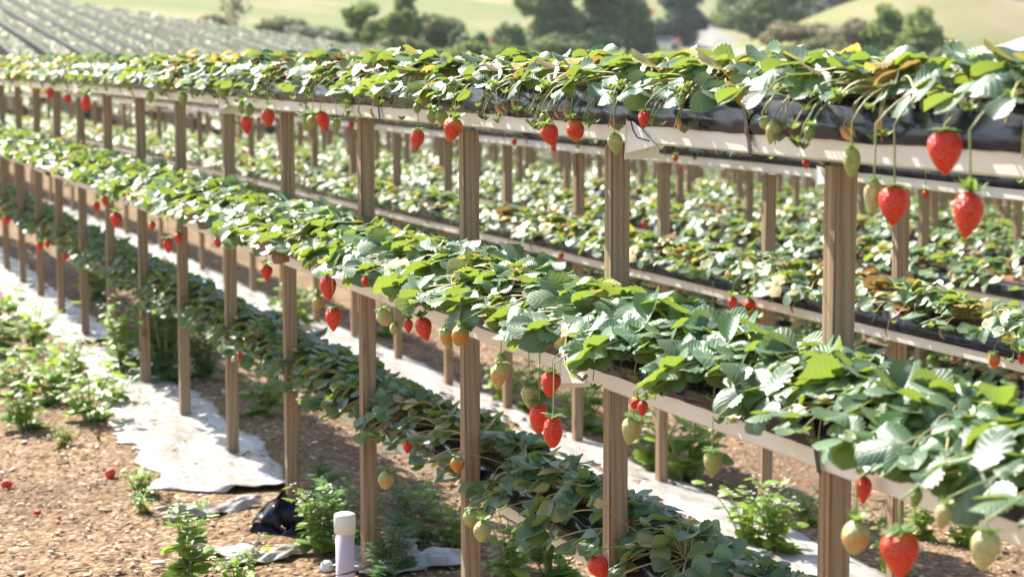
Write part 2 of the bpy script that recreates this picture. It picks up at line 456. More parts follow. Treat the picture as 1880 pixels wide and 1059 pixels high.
# bark chips
def build_chips():
    N = 26000; V = []; F = []; C = []
    x = -rng.uniform(3.6, 13.5, N) ; y = np.where(rng.random(N) < .55, rng.uniform(-1.9, .15, N), rng.uniform(.1, 2.6, N))
    near = rng.random(N)
    for k in range(N):
        z = gz(x[k], y[k])
        L = rng.uniform(.005, .024) * (1 if rng.random() > .06 else 2); w = L * rng.uniform(.12, .5); th = rng.uniform(.001, .003)
        a = rng.uniform(0, 2 * PI); ti = rng.normal(0, .25, 2)
        ax = np.array([math.cos(a), math.sin(a), ti[0]]); R = frame(ax, (ti[1], 0, 1))
        onf = (-24 < x[k] < -6.4 and -.3 < y[k] < .19)
        if onf and near[k] > .12: z -= .02
        elif onf: z += .018
        B = np.array([[sx * w, sy * L, sz * th] for sx in (-.5, .5) for sy in (-.5, .5) for sz in (-.5, .5)]) @ R.T
        V.append(B + [x[k], y[k], z + .002 + .12 * L])
        F.append(np.array([(0, 1, 3, 2), (4, 6, 7, 5), (0, 4, 5, 1), (2, 3, 7, 6), (0, 2, 6, 4), (1, 5, 7, 3)]) + 8 * k)
        C.append(np.tile([rng.random(), 0, 0], (8, 1)))
    me = big_quads('bark_chips', np.vstack(V), np.vstack(F), np.vstack(C), M['flake'], False)
    tag(link(bpy.data.objects.new('bark_chips', me)), 'brown bark chips strewn over the ground', 'bark chips', kind='stuff')
build_chips()

# plastic mulch film along each rack
def vnoise(x, s): return math.sin(x * s) * .5 + math.sin(x * s * 2.3 + 1.3) * .3 + math.sin(x * s * 5.1 + .7) * .2
_rt = np.random.default_rng(5).uniform(-1, 1, 4096)
def rn1(x):
    i = math.floor(x); f = x - i; f = f * f * (3 - 2 * f)
    return float(_rt[i % 4096] * (1 - f) + _rt[(i + 1) % 4096] * f)
def film_strip(x0, x1, yl, yr, label, seed=0, dx=.02, ny=26, parts=None):
    n = max(2, int(abs(x1 - x0) / dx)); V = []
    for i in range(n + 1):
        x = x0 + (x1 - x0) * i / n
        fr = .035 * rn1(x * 5 + seed * 31) + .022 * rn1(x * 13 + seed * 7) + .016 * rn1(x * 37 + seed) * (rn1(x * 3 + 50) > -.2)
        a = yl(x) + fr; b = yr(x) + .6 * fr
        for j in range(ny + 1):
            t = j / ny; y = a + (b - a) * t + .25 * fr * (1 - t)
            wr = .007 * rn1(x * 4 + y * 9 + seed) + .005 * rn1(y * 26 + x * 5 + seed) + .003 * rn1(x * 17 - y * 29)
            edge = min(1, min(t, 1 - t) * 7)
            V.append((x, y, gz(x, y) + .004 + .016 * edge + wr * edge))
    def keep(i, j):
        x = x0 + (x1 - x0) * i / n; t = j / ny
        h = rn1(x * 3.3 + seed * 3) + rn1(t * 9 + x * 5 + seed) + .5 * rn1(t * 23 - x * 19)
        return h < (1.55 if seed < 8 else 1.05)
    F = [(i * (ny + 1) + j, i * (ny + 1) + j + 1, (i + 1) * (ny + 1) + j + 1, (i + 1) * (ny + 1) + j)[::(1 if x1 < x0 else -1)] for i in range(n) for j in range(ny) if keep(i, j)]
    mb = MB(); mb.add(V, F); o = mb.build('mulch_film', M['sheet'])
    me = o.data
    if me.polygons[0].normal.z < 0: me.flip_normals()
    sm = o.modifiers.new('thick', 'SOLIDIFY'); sm.thickness = .0006; sm.offset = -1
    tag(o, label, 'plastic sheet', 'mulch films under the racks'); return o
film_strip(-6.45, -10.0, lambda x: np.interp(x, [-10, -8.0, -6.9, -6.6, -6.45], [-.16, -.27, -.37, -.36, -.12]) + .03 * vnoise(x, 6),
           lambda x: np.interp(x, [-7.2, -6.4], [.15, .08]) + .02 * vnoise(x, 3), 'torn white mulch film around the fourth to eighth posts of the front rack', 1)
film_strip(-10.25, -24, lambda x: np.interp(x, [-24, -14, -11, -10.2], [-.08, -.12, -.22, -.12]) + .02 * vnoise(x, 5),
           lambda x: .15 + .02 * vnoise(x, 3), 'white mulch film running away under the far left end of the front rack', 4, dx=.06)
film_strip(-4.6, -24, lambda x: 1.44 + .05 * rn1(x * 1.7), lambda x: 1.80 + .04 * rn1(x * 1.3 + 9), 'white mulch film under the second rack', 8, dx=.05)
film_strip(-6.2, -30, lambda x: 3.1 + .04 * vnoise(x, 4), lambda x: 3.55 + .03 * vnoise(x, 3), 'white mulch film under the third rack', 13, dx=.09, ny=10)

def scrap(px, py, sx, sy, rz, label, hump, seed, cat='plastic scrap', mat='sheet'):
    p = ground_hit(px, py, 2, 40); nx, ny = 26, 16; V = []; r = random.Random(seed)
    ph = [r.uniform(0, 6) for _ in range(6)]
    for i in range(nx + 1):
        for j in range(ny + 1):
            a = 2 * i / nx - 1; b = 2 * j / ny - 1
            ed = 1 + .16 * math.sin(5 * b + ph[0]) + .10 * math.sin(11 * b + ph[1])
            ed2 = 1 + .22 * math.sin(4 * a + ph[2]) + .12 * math.sin(9 * a + ph[3])
            x = a * sx / 2 * ed; y = b * sy / 2 * ed2
            z = hump * (1 - b * b) * (.6 + .4 * math.sin(3 * a + ph[4])) + .006 * math.sin(5 * a + 4 * b + ph[5]) + .003 * math.sin(11 * b - 6 * a) + .012
            V.append((x, y, max(z, .004)))
    F = [(i * (ny + 1) + j, (i + 1) * (ny + 1) + j, (i + 1) * (ny + 1) + j + 1, i * (ny + 1) + j + 1) for i in range(nx) for j in range(ny)]
    mb = MB(); mb.add(V, F); o = mb.build('plastic_scrap', M[mat])
    o.location = (p[0], p[1], gz(p[0], p[1])); o.rotation_euler = (0, 0, rz)
    sm = o.modifiers.new('thick', 'SOLIDIFY'); sm.thickness = .0015; sm.offset = -1
    tag(o, label, cat); return o
scrap(385, 940, .34, .10, 1.9, 'curled white and black film scrap lying alone on the bark chips', .035, 3)
scrap(405, 1022, .20, .11, 1.2, 'crumpled white film scrap behind the bottom weed', .03, 5)
scrap(492, 1026, .26, .08, 1.95, 'flat white film scrap left of the white capped pipe', .012, 9)
scrap(745, 1040, .34, .14, 1.7, 'bluish film scrap lying behind the fourth post', .03, 12)
scrap(700, 1020, .2, .12, 1.3, 'small dark film scrap right of the white capped pipe', .04, 15)

# black crumpled film at foot of fifth post
def black_bundle():
    p = ground_hit(520, 975, 2, 40)
    mb = MB()
    for q in range(4):
        V = []; n1, n2 = 18, 12; r = random.Random(q + 40)
        c = np.array([(-.02, -.06, .0), (.03, .02, .02), (0, -.02, .07), (.05, -.05, .0)][q])
        for i in range(n1 + 1):
            for j in range(n2):
                a = 2 * PI * j / n2; t = i / n1
                rr = (.018 + .02 * math.sin(PI * t)) * (1 + .35 * math.sin(3 * a + 9 * t + q))
                bend = np.array([.14 * (t - .5) * math.cos(q), .14 * (t - .5) * math.sin(q * 1.3 + .5), .05 * math.sin(PI * t + q) + .03])
                V.append(c + bend + [rr * math.cos(a), rr * math.sin(a) * .8, rr * math.sin(a) * .9])
        F = [(i * n2 + j, i * n2 + (j + 1) % n2, (i + 1) * n2 + (j + 1) % n2, (i + 1) * n2 + j) for i in range(n1) for j in range(n2)]
        mb.add(V, F)
    o = mb.build('film_bundle', M['film']); o.location = (p[0], p[1], gz(*p[:2])); o.scale = (.75,) * 3
    tag(o, 'crumpled black film bunched at the foot of the fifth post', 'plastic scrap')
black_bundle()

# ------------------------------------------------------------------ racks
SPC = .8623; XP0 = -2.743
POST_W = .039
GUT_H = .045
def chamfer_box(sx, sy, z0, z1, ch=.003):
    bm = bmesh.new(); bmesh.ops.create_cube(bm, size=1)
    for v in bm.verts: v.co = Vector((v.co.x * sx, v.co.y * sy, z0 + (v.co.z + .5) * (z1 - z0)))
    bmesh.ops.bevel(bm, geom=[e for e in bm.edges if abs(e.verts[0].co.z - e.verts[1].co.z) > .1], offset=ch, segments=2, affect='EDGES')
    me = bpy.data.meshes.new('post'); bm.to_mesh(me); bm.free(); me.materials.append(M['wood']); return me
POST = chamfer_box(POST_W, POST_W, -.25, 1.255)
# tiers : name, bottom z, centre y
TIERS = [('top', 1.265, 0.0), ('middle', .82, -.078), ('bottom', .365, .078)]
HW = .052

def gutter_profile():
    # cream channel: outer then inner, y/z relative to bottom centre
    w = HW
    o = [(-w - .004, GUT_H), (-w, 0.004), (-w + .006, 0), (w - .006, 0), (w, .004), (w + .004, GUT_H)]
    i = [(w + .0015, GUT_H), (w - .0025, .006), (-w + .0025, .006), (-w - .0015, GUT_H)]
    return o + i
def film_profile():
    w = HW
    return [(-w - .0065, GUT_H - .012), (-w - .009, GUT_H), (-w - .006, GUT_H + .016), (-w + .004, GUT_H + .036), (-w + .016, GUT_H + .050), (-w + .026, GUT_H + .048),
            (w - .026, GUT_H + .048), (w - .016, GUT_H + .050), (w - .004, GUT_H + .036), (w + .006, GUT_H + .016), (w + .009, GUT_H), (w + .0065, GUT_H - .012)]
def sweep(prof, xs, ys, zs, closed, jit=0, seed=0, mb=None):
    k = len(prof); V = []
    for i, x in enumerate(xs):
        for j, (py, pz) in enumerate(prof):
            a = jit * (vnoise(x * 7 + j * 2.1 + seed, 1.9) * 1.0 + .6 * vnoise(x * 23 + j + seed, 1.1))
            V.append((x, ys[i] + py + (a if abs(py) > HW - .02 and 0 < j < k - 1 else 0), zs[i] + pz + a * .5))
    kk = k if closed else k - 1
    F = [(i * k + j, i * k + (j + 1) % k, (i + 1) * k + (j + 1) % k, (i + 1) * k + j) for i in range(len(xs) - 1) for j in range(kk)]
    if closed: F += [tuple(range(k)), tuple((len(xs) - 1) * k + j for j in range(k))[::-1]]
    mb.add(V, F)

ORD = ['first', 'second', 'third', 'fourth', 'fifth', 'sixth', 'seventh', 'eighth', 'ninth', 'tenth', 'eleventh', 'twelfth', 'thirteenth', 'fourteenth', 'fifteenth', 'sixteenth',
       'seventeenth', 'eighteenth', 'nineteenth', 'twentieth', 'twenty-first', 'twenty-second', 'twenty-third', 'twenty-fourth']

def row_y(r): return 1.7 * r
def row_drop(r, x): 
    return float(terr(x, row_y(r)))
def build_rack(r, kmin, kmax, label, detail):
    """r row index, posts kmin..kmax (x = XP0 - k*SPC)"""
    Y = row_y(r); xr = XP0 - kmin * SPC + (.75 if r < 2 else .35); xl = XP0 - kmax * SPC - .3
    root = empty('growing_rack', (XP0 - kmin * SPC, Y, row_drop(r, XP0 - kmin * SPC)), 0, label, 'growing rack', 'strawberry growing racks')
    ox, oy, oz = root.location
    rr = random.Random(100 + r)
    step = .02 if detail == 2 else (.08 if detail == 1 else .8)
    xs = np.arange(xr, xl, -step)
    zb = np.array([row_drop(r, x) for x in xs])
    for ti, (nm, tz, ty) in enumerate(TIERS):
        if r >= 5 and nm == 'bottom': continue
        wav = np.array([.0025 * vnoise(x * 1.1 + ti * 3 + r, 1.0) for x in xs])
        yw = np.array([.003 * vnoise(x * .8 + ti + r * 2, 1.0) for x in xs])
        g = MB(); sweep(gutter_profile(), xs - ox, ty + yw, tz + zb + wav - oz, True, 0, 0, g)
        go = g.build('gutter', M['gutter'], root, smooth=False)
        f = MB(); sweep(film_profile(), xs - ox, ty + yw, tz + zb + wav - oz, False, .0035 if detail == 2 else 0, ti * 7 + r, f)
        fo = f.build('film_liner', M['film'], go, smooth=True)
        s = MB(); sweep([(-HW + .024, GUT_H + .046), (-.015, GUT_H + .056), (.015, GUT_H + .056), (HW - .024, GUT_H + .046)], xs - ox, ty + yw, tz + zb + wav - oz, False, 0, 0, s)
        s.build('potting_mix', M['soil'], go)
        if detail == 2 or (detail == 1 and r <= 2):
            # overlapping joint flaps
            jx = {('top', 0): [-3.42, -6.9, -10.3], ('middle', 0): [-3.55, -6.7, -10.2], ('bottom', 0): [-5.25, -8.7]}.get((nm, r), [-5.75, -9.2] if nm == 'top' and r == 1 else [])
            for x in jx:
                zz = tz + row_drop(r, x) - oz
                fl = MB()
                # wedge shaped sleeve end hanging below the next gutter
                P = [(x + .0, -HW - .0095, zz + GUT_H - .004), (x + .0, -HW - .0105, zz - .018), (x + .12, -HW - .0075, zz + .0), (x + .03, -HW - .0095, zz + GUT_H - .004)]
                P = [(a - ox, b + ty, c) for a, b, c in P]
                Q = [(a, b + .003, c) for a, b, c in P]
                n = len(P)
                fl.add(P + Q, [tuple(range(n)), tuple(range(2 * n - 1, n - 1, -1))] + [(i, i + n, (i + 1) % n + n, (i + 1) % n) for i in range(n)])
                fl.add([(x - ox, ty - HW - .010, zz + GUT_H), (x - ox, ty - HW - .013, zz - .03), (x - .012 - ox, ty + HW * .2, zz - .03), (x - .012 - ox, ty + HW * .2, zz + GUT_H * .3),
                        (x - .002 - ox, ty - HW - .010, zz + GUT_H), (x - .002 - ox, ty - HW - .013, zz - .03), (x - .014 - ox, ty + HW * .2, zz - .03), (x - .014 - ox, ty + HW * .2, zz + GUT_H * .3)],
                       [(0, 1, 2, 3), (7, 6, 5, 4), (0, 4, 5, 1), (1, 5, 6, 2), (2, 6, 7, 3), (3, 7, 4, 0)])
                fl.build('joint_flap', M['gutter'], go, smooth=False)
                tb = MB(); tb.tube([(x + .02 - ox, ty - HW - .0105, zz + GUT_H - .004), (x + .032 - ox, ty - HW - .0105, zz + .024), (x + .05 - ox, ty - HW - .0105, zz + .012), (x + .10 - ox, ty - HW - .0095, zz + .008)], .0011, 4)
                tb.build('joint_seam', M['wire'], go)
            if detail == 2:
                for x in {'top': [-2.93, -5.0], 'middle': [-2.55], 'bottom': []}[nm]:
                    zz = tz - oz + row_drop(r, x); sb = MB()
                    V = [(x - .022 - ox, ty - HW - .0115, zz + GUT_H + .03), (x - .010 - ox, ty - HW - .0115, zz + GUT_H + .03), (x + .012 - ox, ty - HW - .009, zz + .0), (x - .0 - ox, ty - HW - .009, zz + .0)]
                    sb.add(V + [(a, b + .0012, c) for a, b, c in V], [(3, 2, 1, 0), (4, 5, 6, 7), (0, 1, 5, 4), (1, 2, 6, 5), (2, 3, 7, 6), (3, 0, 4, 7)])
                    sb.build('strap', M['strap'], go, smooth=False)
    for k in range(kmin, kmax + 1):
        x = XP0 - k * SPC
        p = bpy.data.objects.new('post', POST); link(p, root)
        p.location = (x - ox, 0, row_drop(r, x) - oz)
        p.rotation_euler = (rr.uniform(-.003, .003), rr.uniform(-.004, .004), rr.choice([0, PI / 2, PI]) + rr.uniform(-.03, .03))
        if r == 0 and k == 1: p.rotation_euler[1] = .004
    return root

LAB_R = ['front growing rack of grey wooden posts carrying three tiers of gutters, nearest the camera',
         'second growing rack, right behind the front one', 'third growing rack from the front', 'fourth growing rack from the front', 'fifth growing rack from the front',
         'sixth growing rack from the front', 'seventh growing rack from the front', 'eighth growing rack from the front', 'ninth growing rack from the front', 'tenth growing rack from the front',
         'eleventh growing rack from the front', 'twelfth growing rack from the front', 'thirteenth growing rack from the front', 'fourteenth growing rack from the front']
NROWS = 14
KR = []
for r in range(NROWS):
    # visible range of posts
    ks = [k for k in range(-2, 75) if -90 < proj((XP0 - k * SPC, row_y(r), 0.8 + row_drop(r, XP0 - k * SPC)))[0] < 1990]
    kmin = -2 if r == 0 else min(ks) - 1; kmax = min(max(ks), kmin + 50, int((38 * 1.068 - 2.7) / SPC))
    KR.append((kmin, kmax))
    build_rack(r, kmin, kmax, LAB_R[r], 2 if r == 0 else (1 if r < 4 else 0))

# ------------------------------------------------------------------ strawberry leaves
def leaflet(L, Wd, fold, curl, side_curl, J=12, twist=0.0):
    js = np.arange(J + 1); t = js / J
    prof = (t ** .56) * ((1 - t) ** .33); prof = prof / prof.max()
    us = np.array([-1, -.55, 0, .55, 1.0])
    V = []; UV = []
    for j in range(J + 1):
        wj = Wd * .5 * max(prof[j], .04 if j in (0, J) else 0)
        for u in us:
            k = 1.0; dy = 0
            if abs(u) == 1 and 0 < j:
                k = 1.05 if j % 2 == 0 else .93; dy = .014 * L if j % 2 == 0 else 0
            x = u * wj * k; y = t[j] * L + dy - .06 * L * abs(u)**2 * (1 - t[j])
            z = fold * abs(x) - side_curl * (x * x) / max(Wd * .5, 1e-4) - curl * L * t[j] ** 2
            z += .00035 * math.sin(2 * PI * (t[j] * 5 - abs(u) * .8)) * abs(u) * (L / .06)
            a = twist * t[j]
            V.append((x * math.cos(a) - z * math.sin(a), y, x * math.sin(a) + z * math.cos(a))); UV.append((.5 + .5 * u, t[j]))
    F = [(j * 5 + i, j * 5 + i + 1, (j + 1) * 5 + i + 1, (j + 1) * 5 + i) for j in range(J) for i in range(4)]
    return np.array(V), F, UV
def leaflet_low(L, Wd, fold, curl):
    V = np.array([(0, 0, 0), (-Wd * .5, .55 * L, fold * Wd * .5 - curl * .3 * L), (0, .5 * L, -curl * .25 * L), (Wd * .5, .55 * L, fold * Wd * .5 - curl * .3 * L), (-.27 * Wd, .93 * L, -curl * .85 * L + fold * .2 * Wd), (.27 * Wd, .93 * L, -curl * .85 * L + fold * .2 * Wd)])
    # quads: 0,2,4?,1 ...
    V = np.vstack([V, [(0, L, -curl * L)]])
    F = np.array([(0, 2, 4, 1), (0, 3, 5, 2), (2, 5, 6, 4)])
    return V, F

def trifoliate(mb, P, d, n, S, r, col, J=12):
    R = frame(d, n)
    for a, s, off in ((0, 1.0, .10), (1.35, .9, .03), (-1.35, .9, .03)):
        a += r.uniform(-.15, .15)
        L = S * s * r.uniform(.92, 1.08)
        V, F, UV = leaflet(L, L * r.uniform(.88, 1.08), r.uniform(.0, .62), r.uniform(-.25, .40), r.uniform(-.3, .75), J, r.uniform(-.35, .35))
        V = V + [0, S * off, 0]
        ca, sa = math.cos(a), math.sin(a)
        Rz = np.array([[ca, -sa, 0], [sa, ca, 0], [0, 0, 1]])
        ta = r.uniform(-.3, .12); Rx = np.array([[1, 0, 0], [0, math.cos(ta), -math.sin(ta)], [0, math.sin(ta), math.cos(ta)]])
        W_ = (V @ Rx.T) @ Rz.T @ R.T + P
        mb.add(W_, F, UV, col)

def bez(a, b, c, n=7): 
    t = np.linspace(0, 1, n)[:, None]; return (1 - t) ** 2 * a + 2 * t * (1 - t) * b + t * t * c

def make_plant(seed, n_leaf, S, hy, hz, droop, stems_vis, yellow, J=12, zmin=-.05):
    """returns (foliage mesh, stems mesh, flower list). crown at origin; x along the row"""
    r = random.Random(seed); mb = MB(); st = MB()
    for i in range(n_leaf):
        x = r.uniform(-.165, .165); y = max(-hy * 1.12, min(hy * 1.12, r.gauss(0, hy * .66)))
        q = min(1, abs(y) / hy)
        z = hz * (1 - q * q * (1 + droop)) * r.uniform(.75, 1.08) + .012
        if abs(y) > hy * .8: z -= r.uniform(0, .04) * droop
        z = max(z, zmin + r.uniform(0, .02))
        nrm = np.array([x * 1.2 + r.gauss(0, .36), y / hy * .75 + r.gauss(0, .36), 1.0])
        az = math.atan2(y * 1.4, x) + r.gauss(0, .6)
        d = np.array([math.cos(az), math.sin(az), -.25 * q * (z < .04) + r.gauss(0, .16)])
        if z < zmin + .03: d[2] = max(d[2], -.12)
        P = np.array([x, y, z]); s = S * (r.uniform(.6, 1.1) if r.random() > .15 else r.uniform(1.1, 1.35))
        g = r.random()
        col = (r.random(), g * (.86 if yellow > 0 else .76) if r.random() > yellow else r.uniform(.84, 1.0), 0)
        trifoliate(mb, P - d * s * .3, d, nrm, s, r, col, J)
        c0 = np.array([r.gauss(0, .012), r.gauss(0, .01), .0]); e = P - d * s * .3
        midp = (c0 + e) / 2 + [0, 0, r.uniform(.02, .055)]
        st.tube(bez(c0, midp, e), .0018, 4, (.5, .3, .5), cap=False)
    for i in range(stems_vis):   # old stems and dead leaves hanging over the edge
        s_ = r.choice([-1, -1, 1]); x = r.uniform(-.15, .15)
        e = np.array([x, s_ * r.uniform(.065, .10), r.uniform(-.07, .005)])
        c0 = np.array([x * .4, 0, .0]); st.tube(bez(c0, np.array([x * .8, s_ * .075, r.uniform(.03, .06)]), e, 8), .0013, 4, (.8, .3, .5), cap=False)
        if r.random() < .18:
            V, F, UV = leaflet(.026, .016, .9, .6, .1, 6); R = frame((r.gauss(0, .3), s_ * .2, -1), (0, s_, .3)); mb.add(V @ R.T + e, F, UV, (.3, .99, 0))
        else:
            # cluster of small green buds
            for k in range(r.randint(1, 3)):
                c = e + np.array([r.gauss(0, .012), r.gauss(0, .006), r.gauss(0, .012)])
                for a in range(6):
                    V, F, UV = leaflet(.016, .007, .3, -.3, .1, 4); aa = a * PI / 3 + r.random()
                    R = frame((math.cos(aa), math.sin(aa), .5), (0, 0, 1)); mb.add(V @ R.T + c, F, UV, (.9, .4, 0))
    # crown stub
    st.tube([(0, 0, -.02), (0, 0, .02)], .012, 6, (.8, .3, .5))
    return mb.mesh('foliage', M['leaf']), st.mesh('stems', M['stem'])

VAR_TOP = [make_plant(200 + i, 34, .050, .098, .048, .25, 16, .18, zmin=.0) for i in range(5)]
VAR_TOPD = [make_plant(250 + i, 44, .047, .110, .054, .45, 13, .19, zmin=-.02) for i in range(5)]
VAR_MID = [make_plant(300 + i, 86, .050, .142, .060, .60, 6, .06, zmin=-.005) for i in range(6)]
VAR_NEAR = [make_plant(350 + i, 84, .050, .136, .050, .55, 8, .0, zmin=-.005) for i in range(4)]
VAR_LOW = [make_plant(400 + i, 50, .046, .108, .055, .85, 5, .04) for i in range(5)]
VAR_FAR = [make_plant(500 + i, 42, .046, .095, .060, .4, 6, .14, J=6, zmin=-.005) for i in range(5)]

def place_plant(variant, loc, rz, sc, label, group):
    e = empty('strawberry_plant', loc, rz, label, 'strawberry plant', group); e.scale = (sc, sc, sc)
    f, s = variant
    o = bpy.data.objects.new('foliage', f); link(o, e)
    o = bpy.data.objects.new('stems', s); link(o, e)
    return e
pr = random.Random(5)
POSN = ['just right of', 'just left of', 'midway left of']
nplants = 0
RN = ['front', 'second']
for r in (0, 1):
    kmin, kmax = KR[r]
    lim = {0: (kmax, kmax, kmax), 1: (kmin + 19, kmin + 19, kmin + 10)}[r]
    for ti, (nm, tz, ty) in enumerate(TIERS):
        for k in range(kmin, lim[ti] + 1):
            for j, off in enumerate((.2, -.09, -.375)):
                x = XP0 - k * SPC + off
                loc = (x + pr.uniform(-.02, .02), row_y(r) + ty + pr.uniform(-.008, .008), tz + GUT_H + .05 + row_drop(r, x))
                px = proj(loc)[0]
                if px > 2080 or px < -60: continue
                if r == 0: vs = (VAR_TOP if k < 2 else VAR_TOPD, VAR_NEAR if k < 1 else VAR_MID, VAR_LOW)[ti]
                else: vs = VAR_FAR
                kk = k - (0 if r == 0 else 3)   # count of posts from the right edge of the photo
                if kk < 0:
                    where = ['far outside the frame to the right', ['cut by the right edge', 'close to the right edge', 'halfway from the first post to the right edge'][j]][k >= -1]
                    if r == 1 or k < -1: where = '%s %s' % (['%s past' % ['farther', 'nearer', 'just'][j]][0], 'the right edge')
                else:
                    where = '%s the %s post from the right' % (POSN[j], ORD[kk] if kk < len(ORD) else str(kk + 1) + 'th')
                lab = '%s-tier plant of the %s rack, %s' % (nm, RN[r], where)
                sc = pr.uniform(.9, 1.1)
                place_plant(pr.choice(vs), loc, pr.choice([0, PI]) + pr.uniform(-.25, .25), sc, lab, 'strawberry plants on the %s rack' % RN[r])
                nplants += 1
print('plants', nplants)

# far foliage: countless, one object
def far_foliage():
    LV = []; LF = []
    for i in range(40):
        V, F = leaflet_low(1.0, .88, rng.uniform(-.05, .4), rng.uniform(-.05, .4)); LV.append(V)
    F0 = F; LV = np.array(LV)
    Vs = []; Fs = []; Cs = []; n = 0
    for r in range(1, NROWS):
        kmin, kmax = KR[r]
        tiers = TIERS if r < 3 else TIERS[:2]
        for ti, (nm, tz, ty) in enumerate(tiers):
            xa = XP0 - kmin * SPC + .3; xb = XP0 - kmax * SPC - .3
            if r == 1: xa = XP0 - ((KR[1][0] + 20) if ti < 2 else (KR[1][0] + 11)) * SPC + .3
            if xa <= xb: continue
            dens = 120 if r < 4 else (75 if r < 8 else 50)     # leaves per metre
            N = int((xa - xb) * dens * 1.15); x = rng.uniform(xb, xa, N); hy = .092
            y = np.clip(rng.normal(0, hy * .62, N), -hy * 1.25, hy * 1.25); q = np.minimum(1, abs(y) / hy)
            z = .064 * (1 - q * q * 1.35) * rng.uniform(.75, 1.1, N) + .012 + .012 * np.sin(x * 9 + r)
            S0 = .052 if r < 4 else (.07 if r < 8 else .085)
            zt = terr(x, np.full(N, row_y(r)))
            az = np.arctan2(y * 1.4, rng.normal(0, .1, N)) + rng.normal(0, .7, N)
            d = np.stack([np.cos(az), np.sin(az), -.3 * q + rng.normal(0, .2, N)], 1); d /= np.linalg.norm(d, axis=1)[:, None]
            nr = np.stack([rng.normal(0, .36, N), y / hy * .75 + rng.normal(0, .36, N), np.ones(N)], 1)
            nr -= d * (nr * d).sum(1)[:, None]; nr /= np.linalg.norm(nr, axis=1)[:, None]
            sx = np.cross(d, nr)
            P = np.stack([x, row_y(r) + ty + y, tz + GUT_H + .05 + zt + z], 1)
            c = np.stack([rng.random(N), np.where(rng.random(N) < .13, rng.uniform(.84, 1, N), rng.random(N) * .8), np.zeros(N)], 1)
            for a in (0, 1.35, -1.35):
                aa = a + rng.normal(0, .12, N)
                da = d * np.cos(aa)[:, None] + sx * np.sin(aa)[:, None]; sa = np.cross(da, nr)
                tmpl = LV[rng.integers(0, 40, N)]; S = S0 * rng.uniform(.65, 1.15, N)
                W_ = P[:, None, :] + (tmpl[:, :, 0:1] * sa[:, None, :] + tmpl[:, :, 1:2] * da[:, None, :] + tmpl[:, :, 2:3] * nr[:, None, :]) * S[:, None, None]
                Vs.append(W_.reshape(-1, 3)); Fs.append((F0[None] + (np.arange(N) * 7)[:, None, None] + n).reshape(-1, 4)); n += N * 7
                Cs.append(np.repeat(c, 7, axis=0))
    me = big_quads('strawberry_foliage', np.vstack(Vs), np.vstack(Fs), np.vstack(Cs), M['leaf_far'])
    tag(link(bpy.data.objects.new('strawberry_foliage', me)), 'massed strawberry leaves filling the gutters of all the racks farther back', 'strawberry foliage', kind='stuff')
far_foliage()

# ------------------------------------------------------------------ strawberries
def berry_mesh(kind, seed):
    r = random.Random(seed); nu, nv = 64, 42
    V = []; C = []
    # profile s:0 shoulder ->1 tip, unit length 1 (z from 0 to -1), half width max .5*asp
    asp = {'cone': .70, 'heart': .84, 'slim': .58, 'round': .86, 'long': .62}[kind]
    for j in range(nv + 1):
        s = j / nv
        if kind == 'cone': w = math.sin(PI * min(1, s ** .62)) ** .78
        elif kind == 'heart': w = math.sin(PI * s ** .58) ** .72
        elif kind == 'slim': w = math.sin(PI * s ** .70) ** .72
        elif kind == 'long': w = math.sin(PI * s ** .80) ** .5
        else: w = math.sin(PI * s ** .80) ** .62
        z = -s + .04 * (1 - s) ** 6
        for i in range(nu):
            a = 2 * PI * i / nu
            lump = 1 + .035 * math.sin(2 * a + seed) + .025 * math.sin(3 * a + 5 * s + seed)
            x = .5 * asp * w * lump * math.cos(a); y = .5 * asp * w * lump * math.sin(a) * .94
            V.append([x + .04 * math.sin(seed) * s * s, y, z]); C.append([0, 1 - s, 0])
    V = np.array(V); C = np.array(C)
    # seeds: staggered lattice pressed into the skin
    seeds = []
    rowsn = 15
    for j in range(1, rowsn):
        s = j / rowsn; jj = s * nv; rad = np.linalg.norm(V[int(jj) * nu][:2]); cnt = max(4, int(2 * PI * rad / .075))
        for i in range(cnt): seeds.append((s, (i + .5 * (j % 2)) / cnt))
    mb = MB()
    F = [(j * nu + i, j * nu + (i + 1) % nu, (j + 1) * nu + (i + 1) % nu, (j + 1) * nu + i)[::-1] for j in range(nv) for i in range(nu)]
    # dimples
    D = V.copy()
    for s, a in seeds:
        c = V[int(round(s * nv)) * nu + int(round(a * nu)) % nu]
        d2 = ((V - c) ** 2).sum(1); w = np.exp(-d2 / (2 * .0085 ** 2))
        nrm = np.array([c[0], c[1], 0]); nrm /= (np.linalg.norm(nrm) + 1e-6)
        D -= nrm * (w * .0)[:, None]
        C[:, 0] = np.maximum(C[:, 0], np.exp(-d2 / (2 * .014 ** 2)))
    mb.add(D, F, col=C)
    return mb.mesh('fruit', M['berry'])
def calyx_mesh(seed, up):
    r = random.Random(seed); mb = MB()
    for i in range(13):
        a = 2 * PI * i / 13 + r.uniform(-.15, .15); L = r.uniform(.34, .48)
        V, F, UV = leaflet(L, L * .40, .25, r.uniform(-.55, -.1) if up else r.uniform(.05, .45), .2, 6)
        el = r.uniform(-.05, .45) if up else r.uniform(.1, .5)
        R = frame((math.cos(a), math.sin(a), el), (0, 0, 1)); mb.add(V @ R.T + [0, 0, .045], F, UV, (r.uniform(.3, 1), .3, 0))
    mb.tube([(0, 0, -.02), (0, 0, .09)], .06, 7, (.5, .3, 0))
    return mb.mesh('calyx', M['calyx'])
BK = ['cone', 'heart', 'slim', 'round', 'long']
BM = {k: [berry_mesh(k, i * 7 + 3 + n) for i in range(2)] for n, k in enumerate(BK)}
CM = [calyx_mesh(i, i % 2 == 0) for i in range(4)]
br = random.Random(31)
